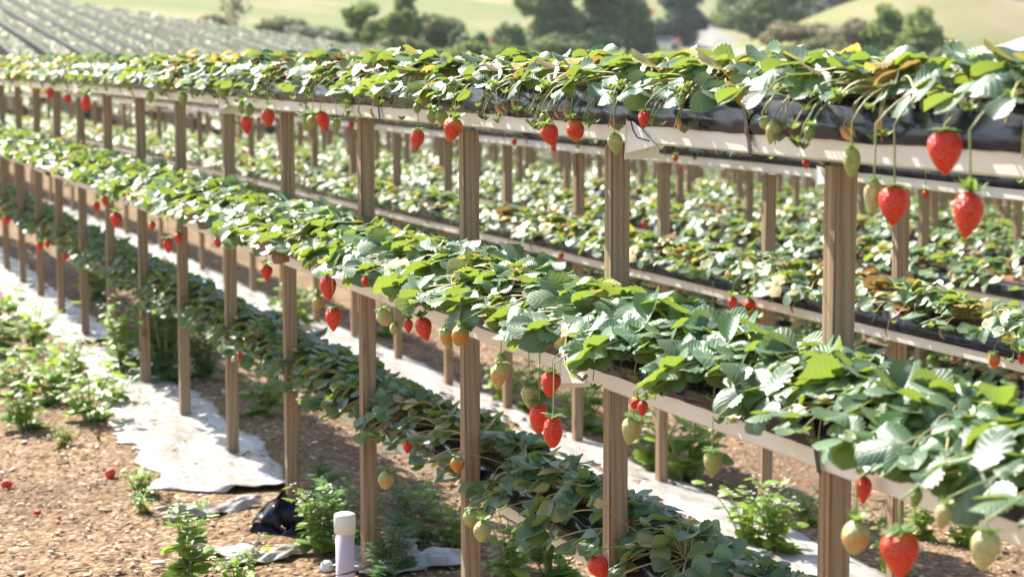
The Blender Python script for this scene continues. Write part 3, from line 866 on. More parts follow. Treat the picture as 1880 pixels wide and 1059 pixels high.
def berry(px, py, hpx, Y, kind, ripe, pale, label, tier, tilt=0.0, group='strawberries on the racks', cal=True, tx=None, stalk=True, tiltx=0.0):
    """px,py : centre of the fruit in the photo; hpx its length there; Y : plane it hangs in"""
    c = atY(px, py, Y); dist = (c - CAM) @ FC; Lm = hpx * dist / FPX
    top = c + np.array([0, 0, Lm * .5])
    e = empty('strawberry', tuple(top), br.uniform(0, 6.28), label, 'strawberry', group)
    # tilt about the view axis: positive leans the tip to the right in the picture
    Rm = Matrix.Rotation(-tilt, 4, Vector(-FWD)) @ Matrix.Rotation(tiltx, 4, Vector(RGT)) @ Matrix.Rotation(br.uniform(0, 6.28), 4, 'Z')
    e.rotation_euler = Rm.to_euler()
    f = bpy.data.objects.new('fruit', br.choice(BM[kind])); link(f, e); f.scale = (Lm,) * 3
    f['ripe'] = float(ripe); f['pale'] = float(pale)
    if cal:
        q = bpy.data.objects.new('calyx', br.choice(CM)); link(q, e); q.scale = (Lm * .95,) * 3 if hpx > 30 else (Lm * 1.15,) * 3
    if stalk:
        tz, ty = TIERS[tier][1] + GUT_H + .05, TIERS[tier][2]
        rowi = int(round((Y - ty) / 1.7)); yc = row_y(rowi) + ty; zs = tz + row_drop(rowi, top[0])
        dx = br.uniform(-.03, .03) if tx is None else tx
        s0 = np.array([top[0] + dx * 2, yc, zs + .005]); s1 = np.array([top[0] + dx, yc - HW - .03, zs + .045]); s2 = np.array([top[0] + dx * .2, Y, max(zs - .03, top[2] + .01)])
        pts = np.vstack([bez(s0, s1, s2, 9), [top]])
        mi = Rm.inverted(); P2 = [tuple(mi.to_3x3() @ Vector(p - top)) for p in pts]
        sb = MB(); sb.tube(P2, .0015 if hpx > 50 else .0011, 5, (.5, .3, 0), cap=False); sb.build('stalk', M['stalk'], e)
    return e
YT, YM, YL = -.125, -.255, -.03
B = [ # px,py,h,Y,kind,ripe,pale,label,tier,tilt
 (1732, 283, 80, YT - .02, 'heart', 1, 0, 'biggest red strawberry, against the film of the top gutter at right', 0, -.10),
 (1642, 380, 72, YT - .01, 'heart', 1, 0, 'plump red strawberry hanging right beside the first post', 0, .02),
 (1605, 362, 62, YT - .02, 'slim', .0, .9, 'pale unripe strawberry touching the red one beside the first post', 0, .08),
 (1781, 398, 86, YT - .03, 'cone', 1, 0, 'long red strawberry hanging lowest at right below the top gutter', 0, .10),
 (1564, 300, 56, YT, 'slim', .0, .35, 'green unripe strawberry hanging in front of the top of the first post', 0, 0),
 (1424, 245, 44, YT, 'cone', .28, .6, 'withered tan strawberry on the top gutter left of the first post', 0, .25),
 (1400, 230, 24, YT, 'round', .22, .7, 'tiny tan strawberry beside the withered one', 0, -.5),
 (1487, 247, 30, YT, 'cone', 0, 0, 'small bright green strawberry on the film left of the first post', 0, .1),
 (1184, 221, 34, YT, 'cone', 1, 0, 'small crimson strawberry on the film just right of the second post', 0, .1),
 (1128, 266, 40, YT, 'cone', 0, .5, 'seedy green strawberry in front of the top of the second post', 0, -.1),
 (1054, 241, 42, YT, 'round', .80, .4, 'orange red strawberry with yellow tip left of the second post', 0, -.1),
 (1004, 252, 42, YT, 'heart', 1, 0, 'crimson strawberry tilted left between second and third posts', 0, -.35),
 (998, 216, 17, YT, 'round', 0, .4, 'tiny green strawberry above the tilted crimson one', 0, .1),
 (836, 241, 44, YT, 'heart', .80, .2, 'orange red strawberry touching the upper left of the third post', 0, .3),
 (806, 221, 32, YT, 'cone', 0, .1, 'green strawberry left of the orange red one by the third post', 0, -.5),
 (792, 214, 26, YT, 'round', 0, .1, 'small round green strawberry overlapped by another green one', 0, -.1),
 (768, 258, 38, YT, 'cone', .93, .5, 'red strawberry with pale shoulders left of the third post', 0, .1),
 (766, 199, 20, YT, 'round', 0, .1, 'small green strawberry above the red one with pale shoulders', 0, 0),
 (617, 233, 26, YT, 'cone', 0, .2, 'green strawberry left of the fourth post', 0, 0),
 (588, 225, 38, YT, 'cone', 1, 0, 'red strawberry partly behind a green one by the fourth post', 0, -.3),
 (575, 224, 26, YT - .01, 'round', .0, .3, 'green strawberry in front of a red one by the fourth post', 0, .1),
 (561, 226, 30, YT, 'slim', .0, .4, 'yellow green strawberry just right of the fifth post', 0, 0),
 (491, 218, 32, YT, 'heart', 1, 0, 'red strawberry closest left of the fifth post', 0, -.1),
 (453, 231, 32, YT, 'cone', 1, 0, 'bright red strawberry hanging below two green ones', 0, 0),
 (458, 203, 22, YT, 'round', 0, .1, 'right one of two green strawberries above a red one', 0, 0),
 (444, 199, 22, YT, 'round', 0, .1, 'left one of two green strawberries above a red one', 0, 0),
 (404, 172, 26, YT, 'cone', 0, .3, 'green strawberry at the top of the sixth post', 0, -.3),
 (336, 184, 26, YT, 'cone', 0, .2, 'green strawberry at the top of the seventh post', 0, 0),
 (276, 180, 22, YT, 'cone', .02, .5, 'green strawberry right of the eighth post top', 0, 0),
 (158, 191, 30, YT, 'long', 1, 0, 'red strawberry covering the top of the tenth post', 0, 0),
 (124, 182, 18, YT, 'heart', 1, 0, 'small red strawberry between the tenth and eleventh posts', 0, 0),
 (92, 172, 20, YT, 'heart', .9, 0, 'red strawberry between the eleventh and twelfth posts', 0, 0),
 (177, 381, 18, YM, 'heart', 1, 0, 'left one of two small red strawberries under the far middle gutter', 1, 0),
 (193, 370, 18, YM, 'heart', .9, 0, 'right one of two small red strawberries under the far middle gutter', 1, 0),
 (213, 405, 28, YM, 'heart', 1, 0, 'red heart shaped strawberry in front of the ninth post', 1, 0),
 (280, 416, 18, YM, 'cone', 1, 0, 'small red strawberry right of the eighth post', 1, 0),
 (309, 452, 28, YM, 'cone', 1, 0, 'long red strawberry left of the seventh post', 1, 0),
 (328, 439, 20, YM, 'heart', 1, 0, 'round red strawberry on the front of the seventh post', 1, 0),
 (400, 446, 20, YM, 'cone', 1, 0, 'dark red strawberry among leaves at the sixth post', 1, 0),
 (489, 502, 28, YM, 'heart', 1, 0, 'red heart shaped strawberry hanging alone left of the fifth post', 1, 0),
 (601, 531, 44, YM, 'cone', 1, 0, 'upper red strawberry hanging between fourth and fifth posts', 1, -.1),
 (612, 587, 44, YM, 'cone', 1, 0, 'lower red strawberry with green cap between fourth and fifth posts', 1, 0),
 (584, 556, 26, YM + .01, 'round', .35, .4, 'small yellow green strawberry between the two long red ones', 1, 0),
 (670, 517, 18, YM, 'round', 1, 0, 'small crimson strawberry at the top left of the fourth post', 1, 0),
 (700, 585, 34, YM, 'round', 0, .9, 'pale green strawberry just right of the fourth post', 1, -.4),
 (727, 604, 22, YM, 'round', 0, .8, 'small pale strawberry right of the fourth post', 1, .3),
 (750, 600, 26, YM + .02, 'cone', 1, 0, 'small red strawberry half hidden behind a larger one', 1, 0),
 (774, 606, 44, YM, 'cone', 1, 0, 'large red strawberry tilted left between third and fourth posts', 1, -.25),
 (818, 622, 38, YM, 'cone', .38, .7, 'golden half ripe strawberry left of the third post', 1, -.1),
 (850, 617, 40, YM, 'round', .42, .1, 'wide orange strawberry under a leaf at the third post', 1, .3),
 (918, 692, 48, YM, 'cone', .34, .9, 'yellow orange strawberry dotted with seeds right of the third post', 1, .1),
 (920, 664, 28, YM + .02, 'round', .05, .5, 'green strawberry directly above the yellow orange one', 1, 0),
 (972, 730, 44, YM, 'cone', .0, .5, 'green strawberry left of the three clustered red ones', 1, 0),
 (1013, 707, 46, YM + .01, 'heart', 1, 0, 'topmost of three clustered red strawberries by the second post', 1, .1),
 (990, 768, 56, YM + .01, 'long', .97, .1, 'leftmost of three clustered red strawberries by the second post', 1, 0),
 (1016, 794, 58, YM - .01, 'long', 1, 0, 'lowest of three clustered red strawberries by the second post', 1, .05),
 (1170, 741, 24, YM, 'round', .85, 0, 'small orange red strawberry right of the second post', 1, .3),
 (1181, 751, 30, YM - .01, 'cone', 1, 0, 'small crimson strawberry pointing down right of the second post', 1, .1),
 (1163, 793, 52, YM, 'cone', .04, .5, 'yellow green strawberry hanging in front of the second post', 1, .2),
 (1308, 853, 50, YM, 'cone', .0, .25, 'green strawberry hanging alone on a long thin stalk', 1, 0),
 (1585, 900, 50, YM + .10, 'cone', 1, 0, 'red strawberry tip peeking out below the middle gutter', 1, 0),
 (1573, 988, 64, YM - .02, 'round', .33, .8, 'golden strawberry in front of the lower first post', 1, .1),
 (1651, 1020, 88, YM - .03, 'heart', .93, .8, 'large red strawberry with pale shoulders at the bottom edge', 1, 0),
 (1736, 950, 46, YM - .02, 'cone', .12, .7, 'greenish yellow strawberry in front of a big leaf at bottom right', 1, .25),
 (1812, 1012, 76, YM - .03, 'cone', .10, .9, 'large pale unripe strawberry in the bottom right corner', 1, .1),
 (1683, 915, 38, YM, 'cone', 0, 0, 'small green strawberry right of the first post under the middle gutter', 1, .1),
 (748, 822, 22, YL - .06, 'heart', 1, 0, 'small crimson strawberry on the lowest gutter right of the fourth post', 2, 0),
 (710, 882, 34, YL - .06, 'round', .30, .5, 'ochre strawberry hanging on an arched stalk under the lowest gutter', 2, .1),
 (840, 853, 32, YL - .04, 'round', .5, .2, 'orange strawberry half covered by leaves left of the third post', 2, 0),
 (863, 952, 34, YL - .10, 'round', .05, .5, 'upper green strawberry in front of the lower third post', 2, -.1),
 (887, 976, 40, YL - .11, 'round', .08, .6, 'lower green strawberry in front of the lower third post', 2, .1),
 (1090, 935, 28, YL - .05, 'cone', .0, .9, 'pale unripe strawberry lying on the lowest gutter by the second post', 2, -1.3),
 (1090, 1046, 48, YL - .07, 'heart', 1, 0, 'dark red strawberry at the bottom edge left of the second post', 2, -.5),
 (440, 655, 15, YL - .06, 'heart', 1, 0, 'tiny red strawberry under the lowest gutter right of the sixth post', 2, 0),
 (120, 472, 15, YL - .06, 'heart', 1, 0, 'red strawberry under the lowest gutter right of the eleventh post', 2, 0),
 (87, 449, 15, YL - .06, 'heart', 1, 0, 'red strawberry under the lowest gutter right of the twelfth post', 2, 0),
 (73, 454, 18, YL - .06, 'heart', 1, 0, 'red strawberry on the twelfth post under the lowest gutter', 2, 0),
 (12, 406, 20, YL - .06, 'heart', 1, 0, 'red strawberry at the left edge beside the last post', 2, 0),
 (1374, 594, 36, 1.50, 'cone', 1, 0, 'left one of two red strawberries hanging at the second rack post', 1, -.05),
 (1390, 601, 30, 1.49, 'cone', 1, 0, 'right one of two red strawberries hanging at the second rack post', 1, .05),
 (1345, 558, 26, 1.51, 'cone', 1, 0, 'red strawberry left of the pair on the second rack', 1, 0),
 (1376, 563, 28, 1.51, 'round', 1, 0, 'red strawberry directly above the pair on the second rack', 1, 0),
 (1825, 664, 32, 1.50, 'cone', .6, .4, 'orange strawberry on the second rack near the right edge', 1, 0),
 (1876, 660, 20, 1.50, 'heart', 1, 0, 'red strawberry cut by the right edge on the second rack', 1, 0),
 (1480, 302, 17, 1.60, 'heart', 1, 0, 'small red strawberry on the second rack left of the first post', 0, 0),
 (1308, 640, 14, 1.51, 'heart', 1, 0, 'tiny red strawberry low on the second rack', 1, 0),
 (1184, 413, 16, 1.51, 'heart', 1, 0, 'tiny red strawberry behind the middle tier right of the second post', 1, 0),
 (1030, 472, 14, 1.51, 'heart', 1, 0, 'tiny red strawberry under the second rack middle gutter', 1, 0),
 (944, 262, 14, 1.60, 'heart', .9, 0, 'small red strawberry on the second rack top gutter right of third post', 0, 0),
 (1700, 358, 16, 1.60, 'heart', 1, 0, 'small red strawberry on the second rack below the biggest one', 0, 0),
 (1240, 292, 14, 1.60, 'heart', .7, 0, 'small orange strawberry on the second rack right of the second post', 0, 0),
 (645, 232, 15, 1.60, 'heart', 1, 0, 'small red strawberry on the second rack just left of fourth post', 0, 0),
]
for b in B:
    berry(*b[:10])
# scattered small berries on racks two and three
fr = random.Random(77)
for i in range(46):
    r = fr.choice([1, 1, 2, 2, 3, 4]); ti = fr.choice([0, 0, 1]); k = fr.uniform(KR[r][0], min(KR[r][0] + 24, KR[r][1]))
    x = XP0 - k * SPC; Y = row_y(r) + TIERS[ti][2] - .10
    z = TIERS[ti][1] + row_drop(r, x) + fr.uniform(-.05, .02); px, py, dd = proj((x, Y, z))
    if not (0 < px < 1880): continue
    berry(px, py, .032 * FPX / dd, Y, 'heart', fr.choice([1, 1, .8]), 0, 'small blurred red strawberry hanging on a rack behind the front one', ti, 0, 'small strawberries on the racks behind', stalk=r < 3)
for (px, py, h, lab) in ((205, 878, 24, 'whole red strawberry fallen on the bark chips'), (15, 900, 22, 'squashed red strawberry fallen at the left edge'), (68, 945, 14, 'small dull red strawberry piece fallen on the chips'), (107, 952, 10, 'tiny red strawberry piece beside a larger one on the chips')):
    p = ground_hit(px, py, 2, 40); dist = (p - CAM) @ FC; Lm = h * dist / FPX
    e = empty('strawberry', (p[0], p[1], gz(p[0], p[1]) + Lm * .36), 0, lab, 'strawberry', 'strawberries fallen on the ground')
    f = bpy.data.objects.new('fruit', BM['heart'][0]); link(f, e); f.scale = (Lm,) * 3; f.location = (Lm * .5, 0, 0); f['ripe'] = 1.0; f['pale'] = 0.0
    f.rotation_euler = (0, PI / 2, 0)
    e.rotation_euler = (0, 0, br.uniform(0, 6))

# ------------------------------------------------------------------ flowers
def flower(px, py, Y, up, label, s=.013, rowi=0, tier=0):
    c = atY(px, py, Y); e = empty('strawberry_flower', tuple(c), 0, label, 'flower', 'strawberry flowers')
    pe = MB()
    for i in range(5):
        a = 2 * PI * i / 5; V, F, UV = leaflet(s, s * .9, .2, -.3, .1, 4); R = frame((math.cos(a), math.sin(a), .25), (0, 0, 1)); pe.add(V @ R.T, F, UV)
    p = pe.build('petals', M['petal'], e)
    ce = MB(); ce.tube([(0, 0, 0), (0, 0, s * .35), (0, 0, s * .5)], [s * .4, s * .36, s * .15], 8); ce.build('flower_centre', M['flower_eye'], e)
    se = MB()
    for i in range(6):
        a = 2 * PI * i / 6 + .4; V, F, UV = leaflet(s * 1.1, s * .5, .2, -.2, .1, 4); R = frame((math.cos(a), math.sin(a), -.1), (0, 0, 1)); se.add(V @ R.T + [0, 0, -.002], F, UV, (.8, .3, 0))
    se.build('sepals', M['calyx'], e)
    tz, ty = TIERS[tier][1] + GUT_H + .05, TIERS[tier][2]
    s0 = np.array([c[0] + .03, ty, tz + .01]) - c
    sb = MB(); sb.tube(bez(s0, np.array([.01, 0, -.02 if up else .03]), np.zeros(3)), .0012, 5, cap=False); sb.build('stalk', M['stalk'], e)
    e.rotation_euler = (up and .3 or .9, -.3, 0)
    e.rotation_euler = (0, 0, 0)
flower(1745, 82, -.03, True, 'strawberry flower head standing highest above the top tier', .011)
flower(1080, 97, 0, True, 'green flower head standing above the top tier near the second post', .010)
flower(608, 84, 0, True, 'small flower head above the top tier near the fourth post', .009)
flower(1512, 737, -.2, False, 'white strawberry flower among middle tier leaves left of the first post', .016, 0, 1)
flower(1345, 772, -.2, False, 'drooping white flower below the middle gutter', .014, 0, 1)
flower(1156, 1004, -.02, False, 'white flower on the lowest tier right of the second post', .011, 0, 2)

# ------------------------------------------------------------------ capped pipe
def pipe():
    c = atY(633, 960, -.235); x, y = c[0], c[1]; z0 = gz(x, y); ztop = atY(633, 941, -.235)[2]; dist = (c - CAM) @ FC
    r = 39 * dist / FPX / 2; hc = 38 * dist / FPX
    e = empty('capped_pipe', (x, y, z0), 0, 'short upright lilac white pipe with a white cap beside the fourth post', 'pipe')
    H = ztop - z0
    a = MB(); a.tube([(0, 0, -.05), (0, 0, H - hc * .5)], r * .88, 24); o = a.build('pipe_body', simple('lilac_pipe', (.62, .50, .60), .45, .5, .4, 25, col2=(.72, .64, .70)), e)
    b = MB(); b.tube([(0, 0, H - hc), (0, 0, H - hc + .001), (0, 0, H - .008), (0, 0, H - .003), (0, 0, H)], [r * .9, r * 1.03, r * 1.03, r * .97, r * .7], 24); b.build('cap', simple('white_cap', (.80, .79, .74), .4), e)
    w = MB(); p = []
    for i in range(10):
        t = i / 9; p.append((-.10 + .0 * t, -.05, H - .16 + .0 * t))
    # wire sagging from the post round the pipe
    P = [atY(px, py, Yy) for px, py, Yy in ((688, 1033, -.03), (672, 1040, -.06), (655, 1047, -.20), (635, 1053, -.28), (610, 1056, -.28), (590, 1062, -.27), (560, 1075, -.24))]
    ww = MB(); ww.tube(np.array(P), .0022, 5); tag(ww.build('irrigation_wire', M['wire']), 'thin black wire running from the fourth post across the white pipe', 'wire')
pipe()
def cup():
    p = ground_hit(600, 1042, 2, 30); mb = MB(); r = .022
    V = []; n = 18; prof = [(0, .030), (.4, .029), (.75, .022), (.97, .008), (1.0, 0), (.92, 0)]
    for a, z in prof:
        for i in range(n): t = 2 * PI * i / n; V.append((a * r * math.cos(t) + 1e-5 * math.cos(t), a * r * math.sin(t) + 1e-5 * math.sin(t), z))
    F = [(j * n + i, (j + 1) * n + i, (j + 1) * n + (i + 1) % n, j * n + (i + 1) % n) for j in range(len(prof) - 1) for i in range(n)]
    mb.add(V, F); o = mb.build('pipe_cap', bpy.data.materials['white_cap']); o.location = (p[0], p[1], gz(*p[:2]))
    tag(o, 'loose round white cap lying on the ground left of the white pipe', 'cap')
cup()

# ------------------------------------------------------------------ weeds
def weed_mesh(seed, h, spread, nst, nleaf, ll, lw, mat, feathery=False, flowers=0):
    r = random.Random(seed); lf = MB(); st = MB(); fl = MB()
    for s in range(nst):
        a = r.uniform(0, 2 * PI); rr = spread * r.uniform(.1, 1.0); H = h * r.uniform(.55, 1.0)
        tip = np.array([rr * math.cos(a), rr * math.sin(a), H]); base = np.array([.15 * rr * math.cos(a), .15 * rr * math.sin(a), -.01])
        pts = bez(base, np.array([tip[0] * .35, tip[1] * .35, H * .6]), tip, 8); st.tube(pts, np.linspace(.0025, .0010, 8), 4, cap=False)
        for i in range(nleaf):
            t = (i + .6) / nleaf; k = min(7, int(t * 7.99)); P = pts[k] * (1 - (t * 7 - k)) + pts[min(7, k + 1)] * (t * 7 - k) if k < 7 else pts[7]
            az = i * 2.4 + r.uniform(-.4, .4); L = ll * (1.15 - .55 * t) * r.uniform(.7, 1.2)
            d = (math.cos(az), math.sin(az), r.uniform(-.1, .7)); n = (-.4 * d[0] + r.gauss(0, .3), -.4 * d[1] + r.gauss(0, .3), 1)
            R = frame(d, n); col = (r.random(), r.random() * .86, 0)
            if feathery:
                V, F, UV = leaflet(L, lw * L * .5, .3, .3, .2, 6); lf.add(V @ R.T + P, F, UV, col)
                for q in range(4):
                    for sd in (-1, 1):
                        V, F, UV = leaflet(L * .34, L * .14, .3, .1, .2, 4); aa = sd * .9; ca, sa_ = math.cos(aa), math.sin(aa)
                        V = V @ np.array([[ca, -sa_, 0], [sa_, ca, 0], [0, 0, 1]]).T + [0, L * (.2 + .2 * q), 0]
                        lf.add(V @ R.T + P, F, UV, col)
            else:
                V, F, UV = leaflet(L, lw * L, r.uniform(0, .4), r.uniform(-.1, .5), .3, 6); lf.add(V @ R.T + P, F, UV, col)
        for q in range(flowers):
            P = tip + np.array([r.gauss(0, .012), r.gauss(0, .012), r.uniform(-.02, .01)])
            for i in range(4):
                V, F, UV = leaflet(.006, .005, .2, -.2, .1, 4); aa = i * PI / 2; R = frame((math.cos(aa), math.sin(aa), .3), (0, 0, 1)); fl.add(V @ R.T + P, F, UV)
    return lf.mesh('leaves', M[mat]), st.mesh('stems', M['stalk']), (fl.mesh('blossoms', M['petal']) if flowers else None)
WV = {'low': [weed_mesh(i, .16, .13, 12, 6, .050, .66, 'weed', flowers=2) for i in range(3)],
      'tall': [weed_mesh(10 + i, .24, .10, 11, 10, .060, .50, 'weed', flowers=3) for i in range(3)],
      'thistle': [weed_mesh(20 + i, .32, .13, 8, 8, .12, .22, 'weed_dark', True) for i in range(2)],
      'dark': [weed_mesh(30 + i, .30, .15, 24, 11, .055, .36, 'weed_dark') for i in range(2)]}  # 'dark' weeds: shade behind the posts is put into the leaf colour
wr = random.Random(9)
def weed(px, py, kind, sc, label, bright=None):
    p = ground_hit(px, py, 2, 60); e = empty('weed', (p[0], p[1], gz(p[0], p[1])), wr.uniform(0, 6), label, 'weed', 'weeds growing on the ground'); e.scale = (sc,) * 3
    a, b, c = wr.choice(WV[kind]); link(bpy.data.objects.new('leaves', a), e); link(bpy.data.objects.new('stems', b), e)
    if c: link(bpy.data.objects.new('blossoms', c), e)
WL = [
 (10, 650, 'low', 1.7, 'pale green weed in the upper left patch, cut by the left edge'), (62, 640, 'low', 1.5, 'pale green weed right of the one cut by the left edge'),
 (20, 600, 'low', 1.5, 'bright weed highest in the left patch, beside the white film'), (45, 790, 'low', 1.3, 'low leafy weed bottom left of the weed patch'),
 (100, 740, 'low', 1.6, 'leafy weed in the middle of the left weed patch'), (165, 775, 'low', 1.4, 'leafy weed lowest in the left patch beside the white film'),
 (130, 700, 'low', 1.4, 'leafy weed touching the white film in the left patch'), (35, 720, 'low', 1.5, 'leafy weed at the left edge below the bright one'),
 (118, 815, 'low', .55, 'tiny seedling below the left weed patch'), (205, 745, 'low', .9, 'broad leaved sprout reaching over the white film'),
 (255, 905, 'low', .75, 'sparse small weed right of the fallen red strawberry'), (262, 935, 'low', .5, 'tiny sprout below the sparse small weed'),
 (345, 1085, 'tall', 1.05, 'leafy flowering weed at the bottom edge left'), (435, 1075, 'low', .8, 'small sprouting weed at the bottom edge below the film scraps'),
 (228, 690, 'tall', 1.5, 'bright flowering weed left of the eighth post'), (305, 700, 'dark', 1.7, 'dense green weed, leaves darkened for shade, behind the seventh and eighth posts'),
 (375, 690, 'dark', 1.2, 'green weed, leaves darkened for shade, between the sixth and seventh posts'), (485, 758, 'low', 1.4, 'bright low weed behind, between the fifth and sixth posts'),
 (520, 735, 'low', 1.2, 'bright low weed right behind the fifth post'), (585, 1015, 'tall', .95, 'flowering weed left of the white capped pipe'),
 (612, 1012, 'thistle', .72, 'dark thistle standing behind the white capped pipe'), (600, 930, 'thistle', .5, 'dark thistle right of the fifth post'),
 (716, 1058, 'thistle', .62, 'dark thistle right behind the fourth post'), (745, 1000, 'thistle', .7, 'small thistle between the third and fourth posts'),
 (828, 1000, 'low', 1.0, 'pale small weed left of the third post base'), (940, 1075, 'tall', .9, 'bright weed at the bottom edge right of the third post'),
 (1010, 1060, 'low', 1.5, 'bright leafy weed at the bottom edge below the lowest gutter'), (780, 950, 'low', .9, 'small bright weed seen between the third and fourth posts'),
 (985, 760, 'tall', 1.3, 'tall bright weed behind the three clustered red strawberries'), (1070, 790, 'low', 2.0, 'bright weed right behind the second post'),
 (930, 740, 'low', 1.4, 'bright weed just right of the third post, behind the rack'), (1265, 880, 'low', 2.2, 'bright leafy weed between first and second posts near the second rack'),
 (1210, 860, 'low', 1.8, 'leafy weed right of the second post on the aisle'), (1425, 1015, 'tall', 1.2, 'bright flowering weed left of the first post at the bottom'),
 (1375, 1000, 'low', 1.3, 'low weed left of the flowering one near the first post'), (1640, 1060, 'tall', 1.0, 'leafy weed behind the big red strawberry at the bottom edge'),
 (1690, 985, 'tall', .8, 'green weed sprouting right of the big red strawberry at bottom'), (1480, 960, 'low', .9, 'small bright weed just left of the first post'),
 (720, 620, 'low', 1.8, 'bright weed in the aisle above the middle of the rack'), (540, 600, 'low', 1.8, 'bright weed in the aisle left of the fifth post'),
 (190, 545, 'low', 2.0, 'bright weed in the aisle behind the ninth post'), (300, 600, 'low', 2.0, 'bright weed in the aisle behind the seventh post'),
 (1765, 1000, 'low', 1.0, 'small green weed between the two lowest strawberries at right'),
]
for w in WL: weed(*w)

# ------------------------------------------------------------------ hillside racks far left
def hillside():
    LV = np.array([leaflet_low(1.0, .9, rng.uniform(-.05, .4), rng.uniform(-.05, .4))[0] for _ in range(30)]); F0 = leaflet_low(1, .9, .2, .2)[1]
    dirv = np.array([-.376, 1.0]); dl = np.linalg.norm(dirv)
    cs = np.arange(5.6, 29.2, 1.13)
    for i, c in enumerate(cs):
        ve = 80 + .5 * math.sin(i * 2.3); v0 = 40
        Vs = []; Fs = []; Cs = []; n = 0
        def pt(v): return xy_of(c + dirv[0] * v, v)
        b = pt(v0); label = '%s long bed of the hillside field, counted from the left' % ORD[i]
        root = empty('growing_bed', (b[0], b[1], float(terr(*b))), 0, label, 'growing bed', 'long beds climbing the hillside')
        org = np.array(root.location)
        ax = np.array(xy_of(dirv[0], 1.0)) - np.array(xy_of(0, 0)); ax /= np.linalg.norm(ax); px_ = np.array([-ax[1], ax[0]])
        for tz in (.86,):
            # leaves, thinner with distance
            nseg = 8; vs = np.linspace(v0, ve, nseg + 1)
            for a, bb in zip(vs[:-1], vs[1:]):
                vm = (a + bb) / 2; S = .042; N = int((bb - a) * 170)
                v = rng.uniform(a, bb, N); x, y = xy_of(c + dirv[0] * v, v); off = rng.uniform(-.24, .24, N)
                x = x + px_[0] * off; y = y + px_[1] * off; z = terr(x, y) + tz + .09 + rng.normal(0, .018, N)
                az = rng.uniform(0, 2 * PI, N); d = np.stack([np.cos(az), np.sin(az), rng.normal(0, .2, N)], 1)
                nr = np.stack([rng.normal(0, .3, N), rng.normal(0, .3, N), np.ones(N)], 1); nr -= d * (nr * d).sum(1)[:, None] / (d * d).sum(1)[:, None]; nr /= np.linalg.norm(nr, axis=1)[:, None]
                sa = np.cross(d, nr); P = np.stack([x, y, z], 1) - org; t = LV[rng.integers(0, 30, N)]; SS = S * rng.uniform(1.0, 2.0, N)
                W_ = P[:, None, :] + (t[:, :, 0:1] * sa[:, None, :] + (t[:, :, 1:2] - .5) * d[:, None, :] + t[:, :, 2:3] * nr[:, None, :]) * SS[:, None, None]
                Vs.append(W_.reshape(-1, 3)); Fs.append((F0[None] + (np.arange(N) * 7)[:, None, None] + n).reshape(-1, 4)); n += N * 7
                Cs.append(np.repeat(np.stack([rng.random(N), rng.random(N) * .9, np.zeros(N)], 1), 7, axis=0))
        me = big_quads('foliage', np.vstack(Vs), np.vstack(Fs), np.vstack(Cs), M['leaf_hill']); link(bpy.data.objects.new('foliage', me), root)
        for tz in (.78,):
            g = MB(); vv = np.linspace(v0, ve, 40); V = []
            for v in vv:
                x, y = pt(v)
                for (o_, z_) in ((-.30, -.30), (.30, -.30), (.30, .11), (-.30, .11)): V.append(np.array([x + px_[0] * o_, y + px_[1] * o_, float(terr(x, y)) + tz + z_]) - org)
            F = [(q * 4 + j, q * 4 + (j + 1) % 4, (q + 1) * 4 + (j + 1) % 4, (q + 1) * 4 + j) for q in range(39) for j in range(4)] + [(0, 1, 2, 3), (156, 159, 158, 157)]
            g.add(V, F); g.build('bed_tray', M['tray'], root, smooth=False)
        for v in np.arange(ve, v0 + 4, -4.0):
            x, y = pt(v); p = bpy.data.objects.new('post', POST); link(p, root); p.location = Vector((x, y, float(terr(x, y)))) - root.location; p.scale = (1.5, 1.5, .6)
        e = pt(ve + .4); mb = MB(); mb.box((e[0] - org[0], e[1] - org[1], float(terr(*e)) + .45 - org[2]), (.5, .5, .9))
        mb.build('end_shade_box', M['strap'], root)  # dark box stands in for the shade under the bed's end
hillside()

